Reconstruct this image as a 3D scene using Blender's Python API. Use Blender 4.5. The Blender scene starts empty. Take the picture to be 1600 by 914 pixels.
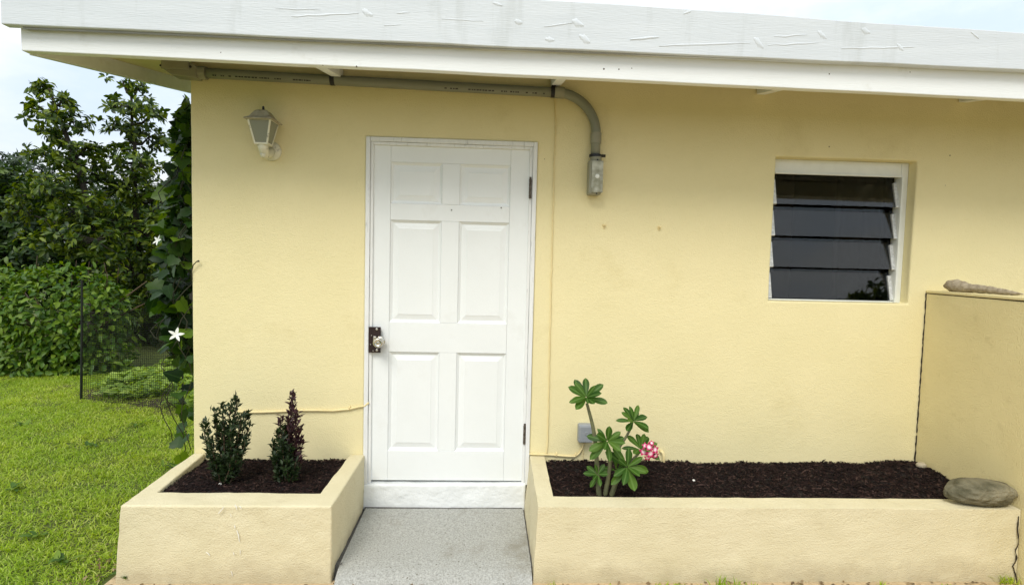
import bpy, bmesh, math, random
import numpy as np
from mathutils import Vector, Matrix, noise as mnoise
random.seed(7); rng = np.random.default_rng(7)
S = bpy.context.scene
COL = S.collection

# ------------------------------------------------------------------ camera
CP = np.array([0.6747402, -3.4236028, 1.5990285]); YAW, PIT, ROL, FPX = 0.04713495, -0.06028173, 0.02452158, 885.158
_f = np.array([math.sin(YAW)*math.cos(PIT), math.cos(YAW)*math.cos(PIT), math.sin(PIT)])
_r = np.array([math.cos(YAW), -math.sin(YAW), 0.0]); _u = np.cross(_r, _f)
_c, _s = math.cos(ROL), math.sin(ROL)
_r, _u = _r*_c + _u*_s, -_r*_s + _u*_c
cam = bpy.data.cameras.new('camera'); camo = bpy.data.objects.new('camera', cam); COL.objects.link(camo)
camo.matrix_world = Matrix(((_r[0], _u[0], -_f[0], CP[0]), (_r[1], _u[1], -_f[1], CP[1]), (_r[2], _u[2], -_f[2], CP[2]), (0, 0, 0, 1)))
cam.sensor_width = 36; cam.lens = 36*FPX/1600; cam.clip_start = 0.05; cam.clip_end = 2000
S.camera = camo

def at(x, y, Y):
    """photo pixel -> point on the plane at depth Y (metres behind the wall face)"""
    d = _f + _r*(x-800)/FPX - _u*(y-457)/FPX
    t = (Y-CP[1])/d[1]
    return Vector(CP + t*d)
def pxm(Y): return (Y-CP[1])/FPX          # metres per photo pixel at that depth

# ------------------------------------------------------------------ world, sun, exposure
SUN_EL, SUN_AZ = math.radians(50), math.radians(22)      # azimuth to the left of straight in front of the wall
world = bpy.data.worlds.new('World'); S.world = world; world.use_nodes = True
nt = world.node_tree; nt.nodes.clear()
out = nt.nodes.new('ShaderNodeOutputWorld')
sky = nt.nodes.new('ShaderNodeTexSky'); sky.sky_type = 'NISHITA'; sky.sun_disc = False
sky.sun_elevation = SUN_EL; sky.sun_rotation = math.pi + SUN_AZ
bgA = nt.nodes.new('ShaderNodeBackground'); bgA.inputs['Strength'].default_value = 0.13
nt.links.new(sky.outputs[0], bgA.inputs['Color'])
tc = nt.nodes.new('ShaderNodeTexCoord'); mp = nt.nodes.new('ShaderNodeMapping'); mp.inputs['Scale'].default_value = (1, 1, 2.2)
nt.links.new(tc.outputs['Generated'], mp.inputs['Vector'])
nz = nt.nodes.new('ShaderNodeTexNoise'); nz.inputs['Scale'].default_value = 2.6; nz.inputs['Detail'].default_value = 7; nz.inputs['Roughness'].default_value = .55
nt.links.new(mp.outputs[0], nz.inputs['Vector'])
rmp = nt.nodes.new('ShaderNodeValToRGB'); rmp.color_ramp.elements[0].position = .30; rmp.color_ramp.elements[0].color = (.82, .82, .82, 1)
rmp.color_ramp.elements[1].position = .62; rmp.color_ramp.elements[1].color = (1, 1, 1, 1)
nt.links.new(nz.outputs['Fac'], rmp.inputs['Fac'])
rm2 = nt.nodes.new('ShaderNodeValToRGB'); rm2.color_ramp.elements[0].position = .38; rm2.color_ramp.elements[0].color = (.74, .86, 1.0, 1)
rm2.color_ramp.elements[1].position = .60; rm2.color_ramp.elements[1].color = (.98, 1.0, 1.0, 1)
nt.links.new(nz.outputs['Fac'], rm2.inputs['Fac'])
bgB = nt.nodes.new('ShaderNodeBackground'); bgB.inputs['Strength'].default_value = 0.8
nt.links.new(rm2.outputs[0], bgB.inputs['Color'])
sxyz = nt.nodes.new('ShaderNodeSeparateXYZ'); nt.links.new(tc.outputs['Generated'], sxyz.inputs[0])
zr_ = nt.nodes.new('ShaderNodeMapRange'); zr_.inputs['From Min'].default_value = 0; zr_.inputs['From Max'].default_value = 1; zr_.inputs['To Min'].default_value = .95; zr_.inputs['To Max'].default_value = 1.45
nt.links.new(sxyz.outputs[2], zr_.inputs['Value']); nt.links.new(zr_.outputs[0], bgB.inputs['Strength'])
mx = nt.nodes.new('ShaderNodeMixShader')
nt.links.new(rmp.outputs[0], mx.inputs[0]); nt.links.new(bgA.outputs[0], mx.inputs[1]); nt.links.new(bgB.outputs[0], mx.inputs[2]); nt.links.new(mx.outputs[0], out.inputs['Surface'])
sl = bpy.data.lights.new('sun', 'SUN'); sl.energy = 2.15; sl.angle = math.radians(26); sl.color = (1, .955, .86)
so = bpy.data.objects.new('sun', sl); COL.objects.link(so)
_sd = Vector((-math.sin(SUN_AZ)*math.cos(SUN_EL), -math.cos(SUN_AZ)*math.cos(SUN_EL), math.sin(SUN_EL)))
so.rotation_euler = (_sd).to_track_quat('Z', 'Y').to_euler(); so.location = _sd*20
S.view_settings.view_transform = 'Standard'; S.view_settings.look = 'None'; S.view_settings.gamma = 1.0
S.view_settings.exposure = 0.12
S.cycles.max_bounces = 8; S.cycles.transparent_max_bounces = 12; S.cycles.caustics_reflective = False; S.cycles.caustics_refractive = False

# ------------------------------------------------------------------ materials
def node(t, ty, **kw):
    n = t.nodes.new(ty)
    for k, v in kw.items(): setattr(n, k, v)
    return n
def M(name, c1, c2=None, rough=.6, scale=6, detail=6, bump=0.0, bscale=80, bump2=0.0, bscale2=12, stretch=(1, 1, 1), spec=.4, metal=0,
      contrast=.25, specks=None, speck_scale=9, speck_size=.05, wear=None, wear_scale=14, wear_amt=.5, wear_stretch=(1, 1, 1), base_dirt=None):
    m = bpy.data.materials.new(name); m.use_nodes = True; t = m.node_tree; L = t.links.new
    b = t.nodes['Principled BSDF']; b.inputs['Roughness'].default_value = rough; b.inputs['Metallic'].default_value = metal
    b.inputs['Specular IOR Level'].default_value = spec
    co = node(t, 'ShaderNodeTexCoord'); mpn = node(t, 'ShaderNodeMapping'); mpn.inputs['Scale'].default_value = stretch
    L(co.outputs['Object'], mpn.inputs['Vector']); V = mpn.outputs[0]
    if c2 is None: c2 = tuple(x*.9 for x in c1)
    n1 = node(t, 'ShaderNodeTexNoise'); n1.inputs['Scale'].default_value = scale; n1.inputs['Detail'].default_value = detail
    L(V, n1.inputs['Vector'])
    r = node(t, 'ShaderNodeValToRGB'); r.color_ramp.elements[0].position = .5-contrast; r.color_ramp.elements[1].position = .5+contrast
    r.color_ramp.elements[0].color = (*c2, 1); r.color_ramp.elements[1].color = (*c1, 1)
    L(n1.outputs['Fac'], r.inputs['Fac']); colour = r.outputs[0]
    if wear is not None:
        mw = node(t, 'ShaderNodeMapping'); mw.inputs['Scale'].default_value = wear_stretch; L(co.outputs['Object'], mw.inputs['Vector'])
        nw = node(t, 'ShaderNodeTexNoise'); nw.inputs['Scale'].default_value = wear_scale; nw.inputs['Detail'].default_value = 9; nw.inputs['Roughness'].default_value = .65
        L(mw.outputs[0], nw.inputs['Vector'])
        rw = node(t, 'ShaderNodeMapRange'); rw.inputs['From Min'].default_value = .58; rw.inputs['From Max'].default_value = .70; rw.inputs['To Max'].default_value = wear_amt
        L(nw.outputs['Fac'], rw.inputs['Value'])
        mc = node(t, 'ShaderNodeMix', data_type='RGBA'); L(rw.outputs[0], mc.inputs['Factor']); L(colour, mc.inputs['A']); mc.inputs['B'].default_value = (*wear, 1); colour = mc.outputs['Result']
    if specks is not None:
        vo = node(t, 'ShaderNodeTexVoronoi'); vo.inputs['Scale'].default_value = speck_scale; L(co.outputs['Object'], vo.inputs['Vector'])
        sx = node(t, 'ShaderNodeSeparateColor'); L(vo.outputs['Color'], sx.inputs[0])
        ml = node(t, 'ShaderNodeMath', operation='MULTIPLY'); L(sx.outputs[0], ml.inputs[0]); ml.inputs[1].default_value = speck_size
        sb = node(t, 'ShaderNodeMath', operation='LESS_THAN'); L(vo.outputs['Distance'], sb.inputs[0]); L(ml.outputs[0], sb.inputs[1])
        g = node(t, 'ShaderNodeMath', operation='GREATER_THAN'); L(sx.outputs[1], g.inputs[0]); g.inputs[1].default_value = .6
        mm = node(t, 'ShaderNodeMath', operation='MULTIPLY'); L(sb.outputs[0], mm.inputs[0]); L(g.outputs[0], mm.inputs[1])
        mc = node(t, 'ShaderNodeMix', data_type='RGBA'); L(mm.outputs[0], mc.inputs['Factor']); L(colour, mc.inputs['A']); mc.inputs['B'].default_value = (*specks, 1); colour = mc.outputs['Result']
    if base_dirt is not None:      # soil splashed up from the ground, ragged upper edge
        dn = node(t, 'ShaderNodeTexNoise'); dn.inputs['Scale'].default_value = 7; dn.inputs['Detail'].default_value = 10; dn.inputs['Roughness'].default_value = .7; L(co.outputs['Object'], dn.inputs['Vector'])
        sz = node(t, 'ShaderNodeSeparateXYZ'); L(co.outputs['Object'], sz.inputs[0])
        ad = node(t, 'ShaderNodeMath', operation='MULTIPLY_ADD'); L(dn.outputs['Fac'], ad.inputs[0]); ad.inputs[1].default_value = -.30; L(sz.outputs[2], ad.inputs[2])
        mr = node(t, 'ShaderNodeMapRange'); mr.inputs['From Min'].default_value = -.02; mr.inputs['From Max'].default_value = -.15; mr.inputs['To Min'].default_value = 0; mr.inputs['To Max'].default_value = .42; L(ad.outputs[0], mr.inputs['Value'])
        mc = node(t, 'ShaderNodeMix', data_type='RGBA'); L(mr.outputs[0], mc.inputs['Factor']); L(colour, mc.inputs['A']); mc.inputs['B'].default_value = (*base_dirt, 1); colour = mc.outputs['Result']
    L(colour, b.inputs['Base Color'])
    prev = None
    for st, sc in ((bump2, bscale2), (bump, bscale)):
        if st:
            nb = node(t, 'ShaderNodeTexNoise'); nb.inputs['Scale'].default_value = sc; nb.inputs['Detail'].default_value = 4; L(V, nb.inputs['Vector'])
            bp = node(t, 'ShaderNodeBump'); bp.inputs['Strength'].default_value = 1; bp.inputs['Distance'].default_value = st; L(nb.outputs['Fac'], bp.inputs['Height'])
            if prev: L(prev, bp.inputs['Normal'])
            prev = bp.outputs[0]
    if prev: L(prev, b.inputs['Normal'])
    return m
def leafmat(name, cols, rough=.4, trans=.3, vein=None, spec=.45, patch=None):
    m = bpy.data.materials.new(name); m.use_nodes = True; t = m.node_tree; L = t.links.new
    b = t.nodes['Principled BSDF']; b.inputs['Roughness'].default_value = rough; b.inputs['Specular IOR Level'].default_value = spec
    g = node(t, 'ShaderNodeNewGeometry'); r = node(t, 'ShaderNodeValToRGB')
    el = r.color_ramp.elements
    while len(el) < len(cols): el.new(.5)
    for i, c in enumerate(cols): el[i].position = i/(len(cols)-1); el[i].color = (*c, 1)
    if vein is not None:
        oi = node(t, 'ShaderNodeObjectInfo'); L(oi.outputs['Random'], r.inputs['Fac'])
    else: L(g.outputs['Random Per Island'], r.inputs['Fac'])
    colour = r.outputs[0]
    if vein is not None:
        co = node(t, 'ShaderNodeTexCoord'); sp = node(t, 'ShaderNodeSeparateXYZ'); L(co.outputs['Object'], sp.inputs[0])
        ab = node(t, 'ShaderNodeMath', operation='ABSOLUTE'); L(sp.outputs[1], ab.inputs[0])
        mr = node(t, 'ShaderNodeMapRange'); mr.inputs['From Min'].default_value = .02; mr.inputs['From Max'].default_value = .05; mr.inputs['To Min'].default_value = .42; mr.inputs['To Max'].default_value = 0
        L(ab.outputs[0], mr.inputs['Value'])
        mc = node(t, 'ShaderNodeMix', data_type='RGBA'); L(mr.outputs[0], mc.inputs['Factor']); L(colour, mc.inputs['A']); mc.inputs['B'].default_value = (*vein, 1); colour = mc.outputs['Result']
    if patch is not None:          # drier and lusher patches across the sward
        pn = node(t, 'ShaderNodeTexNoise'); pn.inputs['Scale'].default_value = 1.6; pn.inputs['Detail'].default_value = 5; L(g.outputs['Position'], pn.inputs['Vector'])
        pr = node(t, 'ShaderNodeValToRGB'); pr.color_ramp.elements[0].position = .36; pr.color_ramp.elements[1].position = .64
        pr.color_ramp.elements[0].color = (*patch[0], 1); pr.color_ramp.elements[1].color = (*patch[1], 1); L(pn.outputs['Fac'], pr.inputs['Fac'])
        mu = node(t, 'ShaderNodeMix', data_type='RGBA', blend_type='MULTIPLY'); mu.inputs['Factor'].default_value = 1; L(colour, mu.inputs['A']); L(pr.outputs[0], mu.inputs['B']); colour = mu.outputs['Result']
    L(colour, b.inputs['Base Color'])
    if trans:
        tr = node(t, 'ShaderNodeBsdfTranslucent'); hs = node(t, 'ShaderNodeHueSaturation'); hs.inputs['Saturation'].default_value = 1.15; hs.inputs['Value'].default_value = 1.5
        hs.inputs['Hue'].default_value = .485
        L(colour, hs.inputs['Color']); L(hs.outputs[0], tr.inputs['Color'])
        ms = node(t, 'ShaderNodeMixShader'); ms.inputs[0].default_value = trans
        L(b.outputs[0], ms.inputs[1]); L(tr.outputs[0], ms.inputs[2]); L(ms.outputs[0], t.nodes['Material Output'].inputs['Surface'])
    return m

YEL = (.81, .72, .43)
mt = {}
mt['stucco'] = M('yellow_stucco', YEL, (.765, .683, .395), rough=.8, scale=2.2, bump=.0032, bscale=150, bump2=.0018, bscale2=40, spec=.2, specks=(.16, .12, .06), speck_scale=6.5, speck_size=.04, wear=(.66, .57, .30), wear_scale=2.3, wear_amt=.4)
mt['stucco_p'] = M('cream_yellow_stucco', (.685, .62, .425), (.63, .565, .37), rough=.8, scale=5, bump=.0042, bscale=140, bump2=.0022, bscale2=45, spec=.25, specks=(.18, .14, .08), speck_scale=7, speck_size=.05, wear=(.50, .42, .27), wear_scale=6, wear_amt=.3, base_dirt=(.30, .235, .14))
mt['stucco_l'] = M('weathered_yellow_stucco', (.75, .655, .365), (.69, .595, .32), rough=.8, scale=4, bump=.0042, bscale=140, bump2=.0018, bscale2=45, spec=.2, specks=(.15, .11, .06), speck_scale=6, speck_size=.04, wear=(.45, .36, .18), wear_scale=7, wear_amt=.3)
mt['fascia'] = M('white_painted_rough_board', (.67, .71, .75), (.61, .65, .69), rough=.5, scale=5, stretch=(.35, 5, 5), bump=.0013, bscale=45, specks=(.10, .075, .05), speck_scale=8, speck_size=.05, wear=(.46, .49, .49), wear_scale=3, wear_amt=.35, wear_stretch=(2.5, .4, .4))
mt['fascia_low'] = M('white_painted_board', (.84, .865, .875), (.78, .805, .81), rough=.5, scale=5, stretch=(.4, 5, 5), bump=.0012, bscale=40, specks=(.09, .07, .05), speck_scale=13, speck_size=.07, wear=(.5, .48, .40), wear_scale=5, wear_amt=.25)
mt['caulk'] = M('white_caulk', (.60, .64, .68), (.56, .60, .64), rough=.5, scale=30)
mt['door'] = M('white_door_paint', (.82, .845, .845), (.77, .795, .79), rough=.42, scale=3, bump=.0009, bscale=160, bump2=.0008, bscale2=25, spec=.35, specks=(.45, .44, .40), speck_scale=16, speck_size=.035, wear=(.66, .665, .63), wear_scale=3, wear_amt=.35)
mt['casing'] = M('weathered_white_casing', (.80, .81, .80), (.72, .73, .72), rough=.55, scale=10, stretch=(4, 4, .6), bump=.002, bscale=60, wear=(.30, .31, .30), wear_scale=9, wear_amt=.65, wear_stretch=(5, 5, .7))
mt['thresh'] = M('white_painted_masonry', (.80, .82, .82), (.72, .74, .74), rough=.6, scale=6, bump=.004, bscale=45, bump2=.008, bscale2=12, wear=(.45, .46, .44), wear_scale=9, wear_amt=.35)
mt['wire_y'] = M('yellow_painted_cable', (.80, .68, .38), (.70, .57, .28), rough=.6, scale=20, bump=.001, bscale=200)
mt['conduit'] = M('grey_plastic_conduit', (.235, .24, .185), (.205, .21, .155), rough=.5, scale=6, spec=.4, bump=.0006, bscale=90)
mt['conduit2'] = M('grey_plastic_fitting', (.30, .29, .215), (.23, .225, .16), rough=.5, scale=9, spec=.4)
mt['cover'] = M('faded_grey_cover', (.52, .53, .46), (.26, .26, .19), rough=.6, scale=18, contrast=.12)
mt['black'] = M('black_metal_and_shade', (.012, .012, .014), rough=.4)
mt['steel'] = M('bright_steel', (.62, .60, .56), (.5, .48, .44), rough=.3, metal=.9, scale=30)
mt['knob'] = M('worn_brass_knob', (.66, .64, .58), (.52, .49, .42), rough=.25, metal=1.0, scale=12)
mt['plate'] = M('dark_brown_plate', (.030, .014, .013), (.018, .009, .009), rough=.4, scale=20)
mt['hinge'] = M('rusty_hinge', (.16, .14, .115), (.06, .045, .03), rough=.6, metal=.5, scale=60, contrast=.15)
mt['alu'] = M('white_aluminium', (.78, .80, .76), (.70, .72, .68), rough=.45, scale=14)
mt['clip'] = M('weathered_aluminium_clip', (.72, .73, .72), (.50, .51, .5), rough=.5, metal=.3, scale=60, contrast=.15)
mt['lamp'] = M('weathered_cream_lamp_metal', (.76, .74, .60), (.62, .60, .46), rough=.6, scale=25, bump=.001, bscale=90, wear=(.07, .06, .045), wear_scale=32, wear_amt=.8)
mt['lamp_roof'] = M('mouldy_lamp_roof', (.44, .41, .30), (.24, .21, .14), rough=.7, scale=30, wear=(.05, .04, .03), wear_scale=40, wear_amt=.9)
mt['bulb'] = M('white_bulb_glass', (.7, .72, .66), rough=.3)
mt['ebox'] = M('grey_metal_box', (.30, .32, .34), (.25, .27, .29), rough=.45, scale=20, spec=.5)
mt['concrete'] = M('grey_pebbly_concrete', (.50, .50, .47), (.24, .24, .215), rough=.88, scale=120, detail=9, contrast=.24, bump=.005, bscale=150, bump2=.003, bscale2=30, wear=(.25, .235, .19), wear_scale=3.2, wear_amt=.75, specks=(.16, .15, .12), speck_scale=45, speck_size=.2)
mt['gap'] = M('dark_joint_filler', (.13, .125, .115), (.07, .065, .06), rough=.9, scale=40, bump=.004, bscale=60)
mt['crack'] = M('dark_crack_and_shade', (.035, .026, .018), rough=1)  # real cracks, and the painted shade under the coping
mt['chip'] = M('bare_white_plaster', (.82, .80, .74), rough=.8)
mt['mulch'] = M('dark_wet_mulch', (.014, .009, .008), (.005, .0035, .0035), rough=.8, scale=60, bump=.006, bscale=90)
mt['chips'] = leafmat('bark_chip', [(.005, .0035, .004), (.009, .006, .006), (.014, .009, .008), (.026, .013, .011), (.012, .006, .006), (.09, .055, .045)], rough=.85, trans=0, spec=.12)
mt['rock'] = M('grey_green_river_stone', (.25, .225, .15), (.07, .065, .035), rough=.85, scale=9, detail=12, contrast=.16, bump=.012, bscale=38, bump2=.02, bscale2=11, stretch=(1, 1, 1.8), wear=(.42, .40, .33), wear_scale=11, wear_amt=.75, wear_stretch=(.6, 1, 1.6))
mt['pebble'] = M('tan_pebble', (.42, .37, .27), (.33, .28, .2), rough=.7, scale=30)
mt['drift'] = M('bleached_driftwood', (.42, .36, .26), (.24, .19, .13), rough=.85, scale=12, stretch=(1, 5, 5), bump=.004, bscale=40)
mt['ground'] = M('lawn_soil', (.09, .12, .016), (.055, .065, .014), rough=.95, scale=3, bump=.01, bscale=40)
mt['soil'] = M('bare_soil', (.07, .05, .032), (.035, .025, .016), rough=.95, scale=9, bump=.012, bscale=40)
mt['bounce_path'] = M('gritty_bounce_path', (.58, .44, .26), (.42, .32, .19), rough=.95, scale=22, bump=.01, bscale=60)  # bare ground, tinted warm to bounce amber light up under the eaves
mt['bark'] = M('tree_bark', (.040, .033, .024), (.018, .015, .011), rough=.9, scale=14, bump=.01, bscale=30)
mt['stem'] = M('green_grey_stem', (.16, .17, .08), (.10, .10, .055), rough=.6, scale=30)
mt['twig'] = M('brown_twig', (.13, .085, .05), (.07, .045, .03), rough=.8, scale=40)
mt['vinestem'] = M('vine_stem', (.035, .036, .013), (.022, .02, .01), rough=.7, scale=40)
mt['netting'] = M('black_plastic_net', (.008, .010, .009), rough=.5)
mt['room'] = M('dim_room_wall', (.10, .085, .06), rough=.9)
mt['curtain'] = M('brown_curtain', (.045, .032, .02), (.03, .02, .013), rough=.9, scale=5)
mt['roof'] = M('grey_roofing', (.4, .41, .42), (.3, .31, .32), rough=.8, scale=4)
mt['tree1'] = leafmat('broad_tree_leaf', [(.012, .032, .005), (.028, .06, .007), (.055, .10, .010), (.19, .25, .02), (.04, .08, .008)], rough=.42, trans=.33, spec=.3)  # brightest tone paints yellow-green highlights onto scattered leaves
mt['tree2'] = leafmat('dark_tree_leaf', [(.010, .030, .006), (.020, .048, .008), (.034, .072, .010), (.10, .16, .016)], rough=.45, trans=.25, spec=.3)  # darkened tones put the shade of the back foliage into the colour
mt['bush'] = leafmat('bush_leaf', [(.03, .08, .007), (.055, .125, .010), (.10, .185, .016), (.18, .27, .024), (.06, .13, .010)], rough=.45, trans=.3, spec=.3)
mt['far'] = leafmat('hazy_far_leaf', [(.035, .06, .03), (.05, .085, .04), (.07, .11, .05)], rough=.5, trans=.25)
mt['vine'] = leafmat('vine_leaf', [(.008, .026, .005), (.016, .046, .007), (.028, .07, .009), (.05, .105, .012), (.15, .25, .02)], rough=.45, trans=.35, vein=(.04, .09, .02), spec=.3)
mt['aden'] = leafmat('desert_rose_leaf', [(.022, .07, .006), (.04, .105, .009), (.075, .15, .014)], rough=.5, trans=.25, vein=(.16, .27, .07), spec=.25)
mt['shrub'] = leafmat('dark_shrub_leaf', [(.010, .023, .005), (.015, .033, .007), (.026, .052, .010), (.012, .026, .006)], rough=.55, trans=.15)
mt['shrubp'] = leafmat('purple_shrub_leaf', [(.032, .012, .016), (.06, .022, .028), (.040, .020, .018), (.085, .032, .040)], rough=.5, trans=.15)
mt['grass'] = leafmat('grass_blade', [(.13, .21, .009), (.25, .37, .015), (.36, .49, .025), (.46, .57, .06), (.60, .62, .20), (.31, .44, .02), (.19, .29, .01)], rough=.55, trans=.36, spec=.25, patch=((.80, .90, .8), (1.0, 1.0, 1.0)))
mt['weed'] = leafmat('weed_leaf', [(.12, .22, .02), (.22, .34, .035), (.34, .46, .07)], rough=.5, trans=.3)
mt['petal'] = M('white_petal', (.85, .86, .80), rough=.6)
def radial(name, c0, c1, a, bb):
    m = bpy.data.materials.new(name); m.use_nodes = True; t = m.node_tree; L = t.links.new
    b = t.nodes['Principled BSDF']; b.inputs['Roughness'].default_value = .5
    co = node(t, 'ShaderNodeTexCoord'); ln = node(t, 'ShaderNodeVectorMath', operation='LENGTH'); L(co.outputs['Object'], ln.inputs[0])
    mr = node(t, 'ShaderNodeMapRange'); mr.inputs['From Min'].default_value = a; mr.inputs['From Max'].default_value = bb; L(ln.outputs['Value'], mr.inputs['Value'])
    mc = node(t, 'ShaderNodeMix', data_type='RGBA'); L(mr.outputs[0], mc.inputs['Factor']); mc.inputs['A'].default_value = (*c0, 1); mc.inputs['B'].default_value = (*c1, 1)
    L(mc.outputs['Result'], b.inputs['Base Color']); return m
mt['rose'] = radial('pink_edged_petal', (.85, .66, .70), (.46, .003, .10), .22, .58)
def glassmat():
    m = bpy.data.materials.new('window_glass'); m.use_nodes = True; b = m.node_tree.nodes['Principled BSDF']
    b.inputs['Base Color'].default_value = (.62, .68, .72, 1); b.inputs['Transmission Weight'].default_value = 1; b.inputs['Roughness'].default_value = .01; b.inputs['IOR'].default_value = 1.41
    return m
mt['glass'] = glassmat()
def frosted():
    m = bpy.data.materials.new('dirty_lamp_glass'); m.use_nodes = True; b = m.node_tree.nodes['Principled BSDF']
    b.inputs['Base Color'].default_value = (.62, .64, .50, 1); b.inputs['Transmission Weight'].default_value = .6; b.inputs['Roughness'].default_value = .22; b.inputs['IOR'].default_value = 1.2
    return m
mt['lglass'] = frosted()

# ------------------------------------------------------------------ mesh helpers
def wloc(o):
    v = Vector((0, 0, 0))
    while o: v = v + o.location; o = o.parent
    return v
def tag(o, label=None, cat=None, group=None, kind=None):
    if label: o['label'] = label
    if cat: o['category'] = cat
    if group: o['group'] = group
    if kind: o['kind'] = kind
    return o
def thing(name, label, cat, loc, group=None):
    o = bpy.data.objects.new(name, None); COL.objects.link(o); o.location = Vector(loc); o.empty_display_size = .1
    return tag(o, label, cat, group)
class MB:
    def __init__(s): s.v = []; s.f = []
    def add(s, V, F):
        k = len(s.v); s.v += [tuple(p) for p in V]; s.f += [tuple(i+k for i in f) for f in F]; return s
    def box(s, x0, x1, y0, y1, z0, z1):
        return s.hexa([(x0, y0, z0), (x1, y0, z0), (x1, y1, z0), (x0, y1, z0), (x0, y0, z1), (x1, y0, z1), (x1, y1, z1), (x0, y1, z1)])
    def hexa(s, V):
        return s.add(V, [(0, 3, 2, 1), (4, 5, 6, 7), (0, 1, 5, 4), (1, 2, 6, 5), (2, 3, 7, 6), (3, 0, 4, 7)])
    def tube(s, pts, r, n=10, caps=True):
        pts = [Vector(p) for p in pts]; m = len(pts)
        rr = [r]*m if not hasattr(r, '__len__') else r
        a = None; V = []; F = []
        for i, p in enumerate(pts):
            d = (pts[min(i+1, m-1)]-pts[max(i-1, 0)])
            d = d.normalized() if d.length > 1e-9 else Vector((0, 0, 1))
            if a is None:
                a = d.orthogonal().normalized()
            else:
                a = (a-d*a.dot(d)); a = a.normalized() if a.length > 1e-6 else d.orthogonal().normalized()
            b = d.cross(a)
            for k in range(n):
                t = 2*math.pi*k/n; V.append(p+(a*math.cos(t)+b*math.sin(t))*rr[i])
        for i in range(m-1):
            for k in range(n):
                F.append((i*n+k, i*n+(k+1) % n, (i+1)*n+(k+1) % n, (i+1)*n+k))
        if caps: F.append(tuple(range(n-1, -1, -1))); F.append(tuple((m-1)*n+k for k in range(n)))
        return s.add(V, F)
    def lathe(s, prof, o, axis, n=24):
        o = Vector(o); d = Vector(axis).normalized(); a = d.orthogonal().normalized(); b = d.cross(a); V = []; F = []
        for (r, h) in prof:
            for k in range(n):
                t = 2*math.pi*k/n; V.append(o+d*h+(a*math.cos(t)+b*math.sin(t))*max(r, 1e-4))
        for i in range(len(prof)-1):
            for k in range(n): F.append((i*n+k, i*n+(k+1) % n, (i+1)*n+(k+1) % n, (i+1)*n+k))
        F.append(tuple(range(n-1, -1, -1))); F.append(tuple((len(prof)-1)*n+k for k in range(n)))
        return s.add(V, F)
    def build(s, name, mat, parent=None, base=None, smooth=False, bevel=0, seg=2, kind=None):
        off = wloc(parent) if parent else Vector((0, 0, 0))
        if base is not None: off = off+Vector(base)-off
        me = bpy.data.meshes.new(name); me.from_pydata([tuple(Vector(p)-off) for p in s.v], [], s.f); me.materials.append(mt[mat]); me.validate()
        bm = bmesh.new(); bm.from_mesh(me); bmesh.ops.recalc_face_normals(bm, faces=bm.faces)
        if bevel:
            ed = [e for e in bm.edges if len(e.link_faces) == 2 and e.calc_face_angle(0) > .5]
            bmesh.ops.bevel(bm, geom=ed, offset=bevel, segments=seg, affect='EDGES', profile=.5, clamp_overlap=True)
        bm.to_mesh(me); bm.free()
        if smooth: me.polygons.foreach_set('use_smooth', [True]*len(me.polygons))
        o = bpy.data.objects.new(name, me); COL.objects.link(o)
        if parent: o.parent = parent
        if base is not None: o.location = Vector(base)-(wloc(parent) if parent else Vector((0, 0, 0)))
        if kind: o['kind'] = kind
        return o
def npmesh(name, V, F, mat, parent=None, kind=None, mats=None, smooth=False):
    """V (n,3), F list of (k,faces) arrays of one size each"""
    off = np.array(wloc(parent)) if parent else np.zeros(3)
    me = bpy.data.meshes.new(name); V = np.asarray(V, np.float32)-off.astype(np.float32)
    me.vertices.add(len(V)); me.vertices.foreach_set('co', V.ravel())
    loops = np.concatenate([f.ravel() for f in F]); sizes = np.concatenate([np.full(len(f), f.shape[1]) for f in F])
    me.loops.add(len(loops)); me.loops.foreach_set('vertex_index', loops.astype(np.int32))
    st = np.concatenate([[0], np.cumsum(sizes)[:-1]])
    me.polygons.add(len(sizes)); me.polygons.foreach_set('loop_start', st.astype(np.int32)); me.polygons.foreach_set('loop_total', sizes.astype(np.int32))
    if smooth: me.polygons.foreach_set('use_smooth', np.ones(len(sizes), bool))
    me.update(calc_edges=True); me.materials.append(mt[mat])
    o = bpy.data.objects.new(name, me); COL.objects.link(o)
    if parent: o.parent = parent
    if kind: o['kind'] = kind
    return o
def norm(a): return a/np.maximum(np.linalg.norm(a, axis=-1, keepdims=True), 1e-9)
# leaf templates: x along, y across, z up (verts, tris, quads)
T_BROAD = (np.array([(0, 0, 0), (.35, 0, .02), (.72, 0, -.03), (1, 0, -.16), (.30, .5, .10), (.70, .44, .03), (.30, -.5, .10), (.70, -.44, .03)]),
           np.array([(0, 1, 4), (2, 3, 5), (0, 6, 1), (2, 7, 3)]), np.array([(1, 2, 5, 4), (1, 6, 7, 2)]))
T_SMALL = (np.array([(0, 0, 0), (.5, .5, .10), (.5, -.5, .10), (1, 0, -.1), (.5, 0, .0)]), np.array([(0, 4, 1), (4, 3, 1), (0, 2, 4), (4, 2, 3)]), None)
T_BLADE = (np.array([(0, .5, 0), (0, -.5, 0), (.55, .38, .16), (.55, -.38, .16), (1, 0, .0)]), np.array([(2, 3, 4)]), np.array([(0, 1, 3, 2)]))
def leaves(P, D, U, Ln, W, tpl):
    D = norm(D); Sd = norm(np.cross(U, D)); N = np.cross(D, Sd)
    v, t, q = tpl; n = len(P); k = len(v)
    Ln = np.broadcast_to(np.asarray(Ln, float), (n,)); W = np.broadcast_to(np.asarray(W, float), (n,))
    V = (P[:, None] + v[None, :, 0, None]*Ln[:, None, None]*D[:, None] + v[None, :, 1, None]*W[:, None, None]*Sd[:, None] + v[None, :, 2, None]*Ln[:, None, None]*N[:, None]).reshape(-1, 3)
    off = (np.arange(n)*k)[:, None, None]
    F = [(t[None]+off).reshape(-1, 3)]
    if q is not None: F.append((q[None]+off).reshape(-1, 4))
    return V, F
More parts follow.
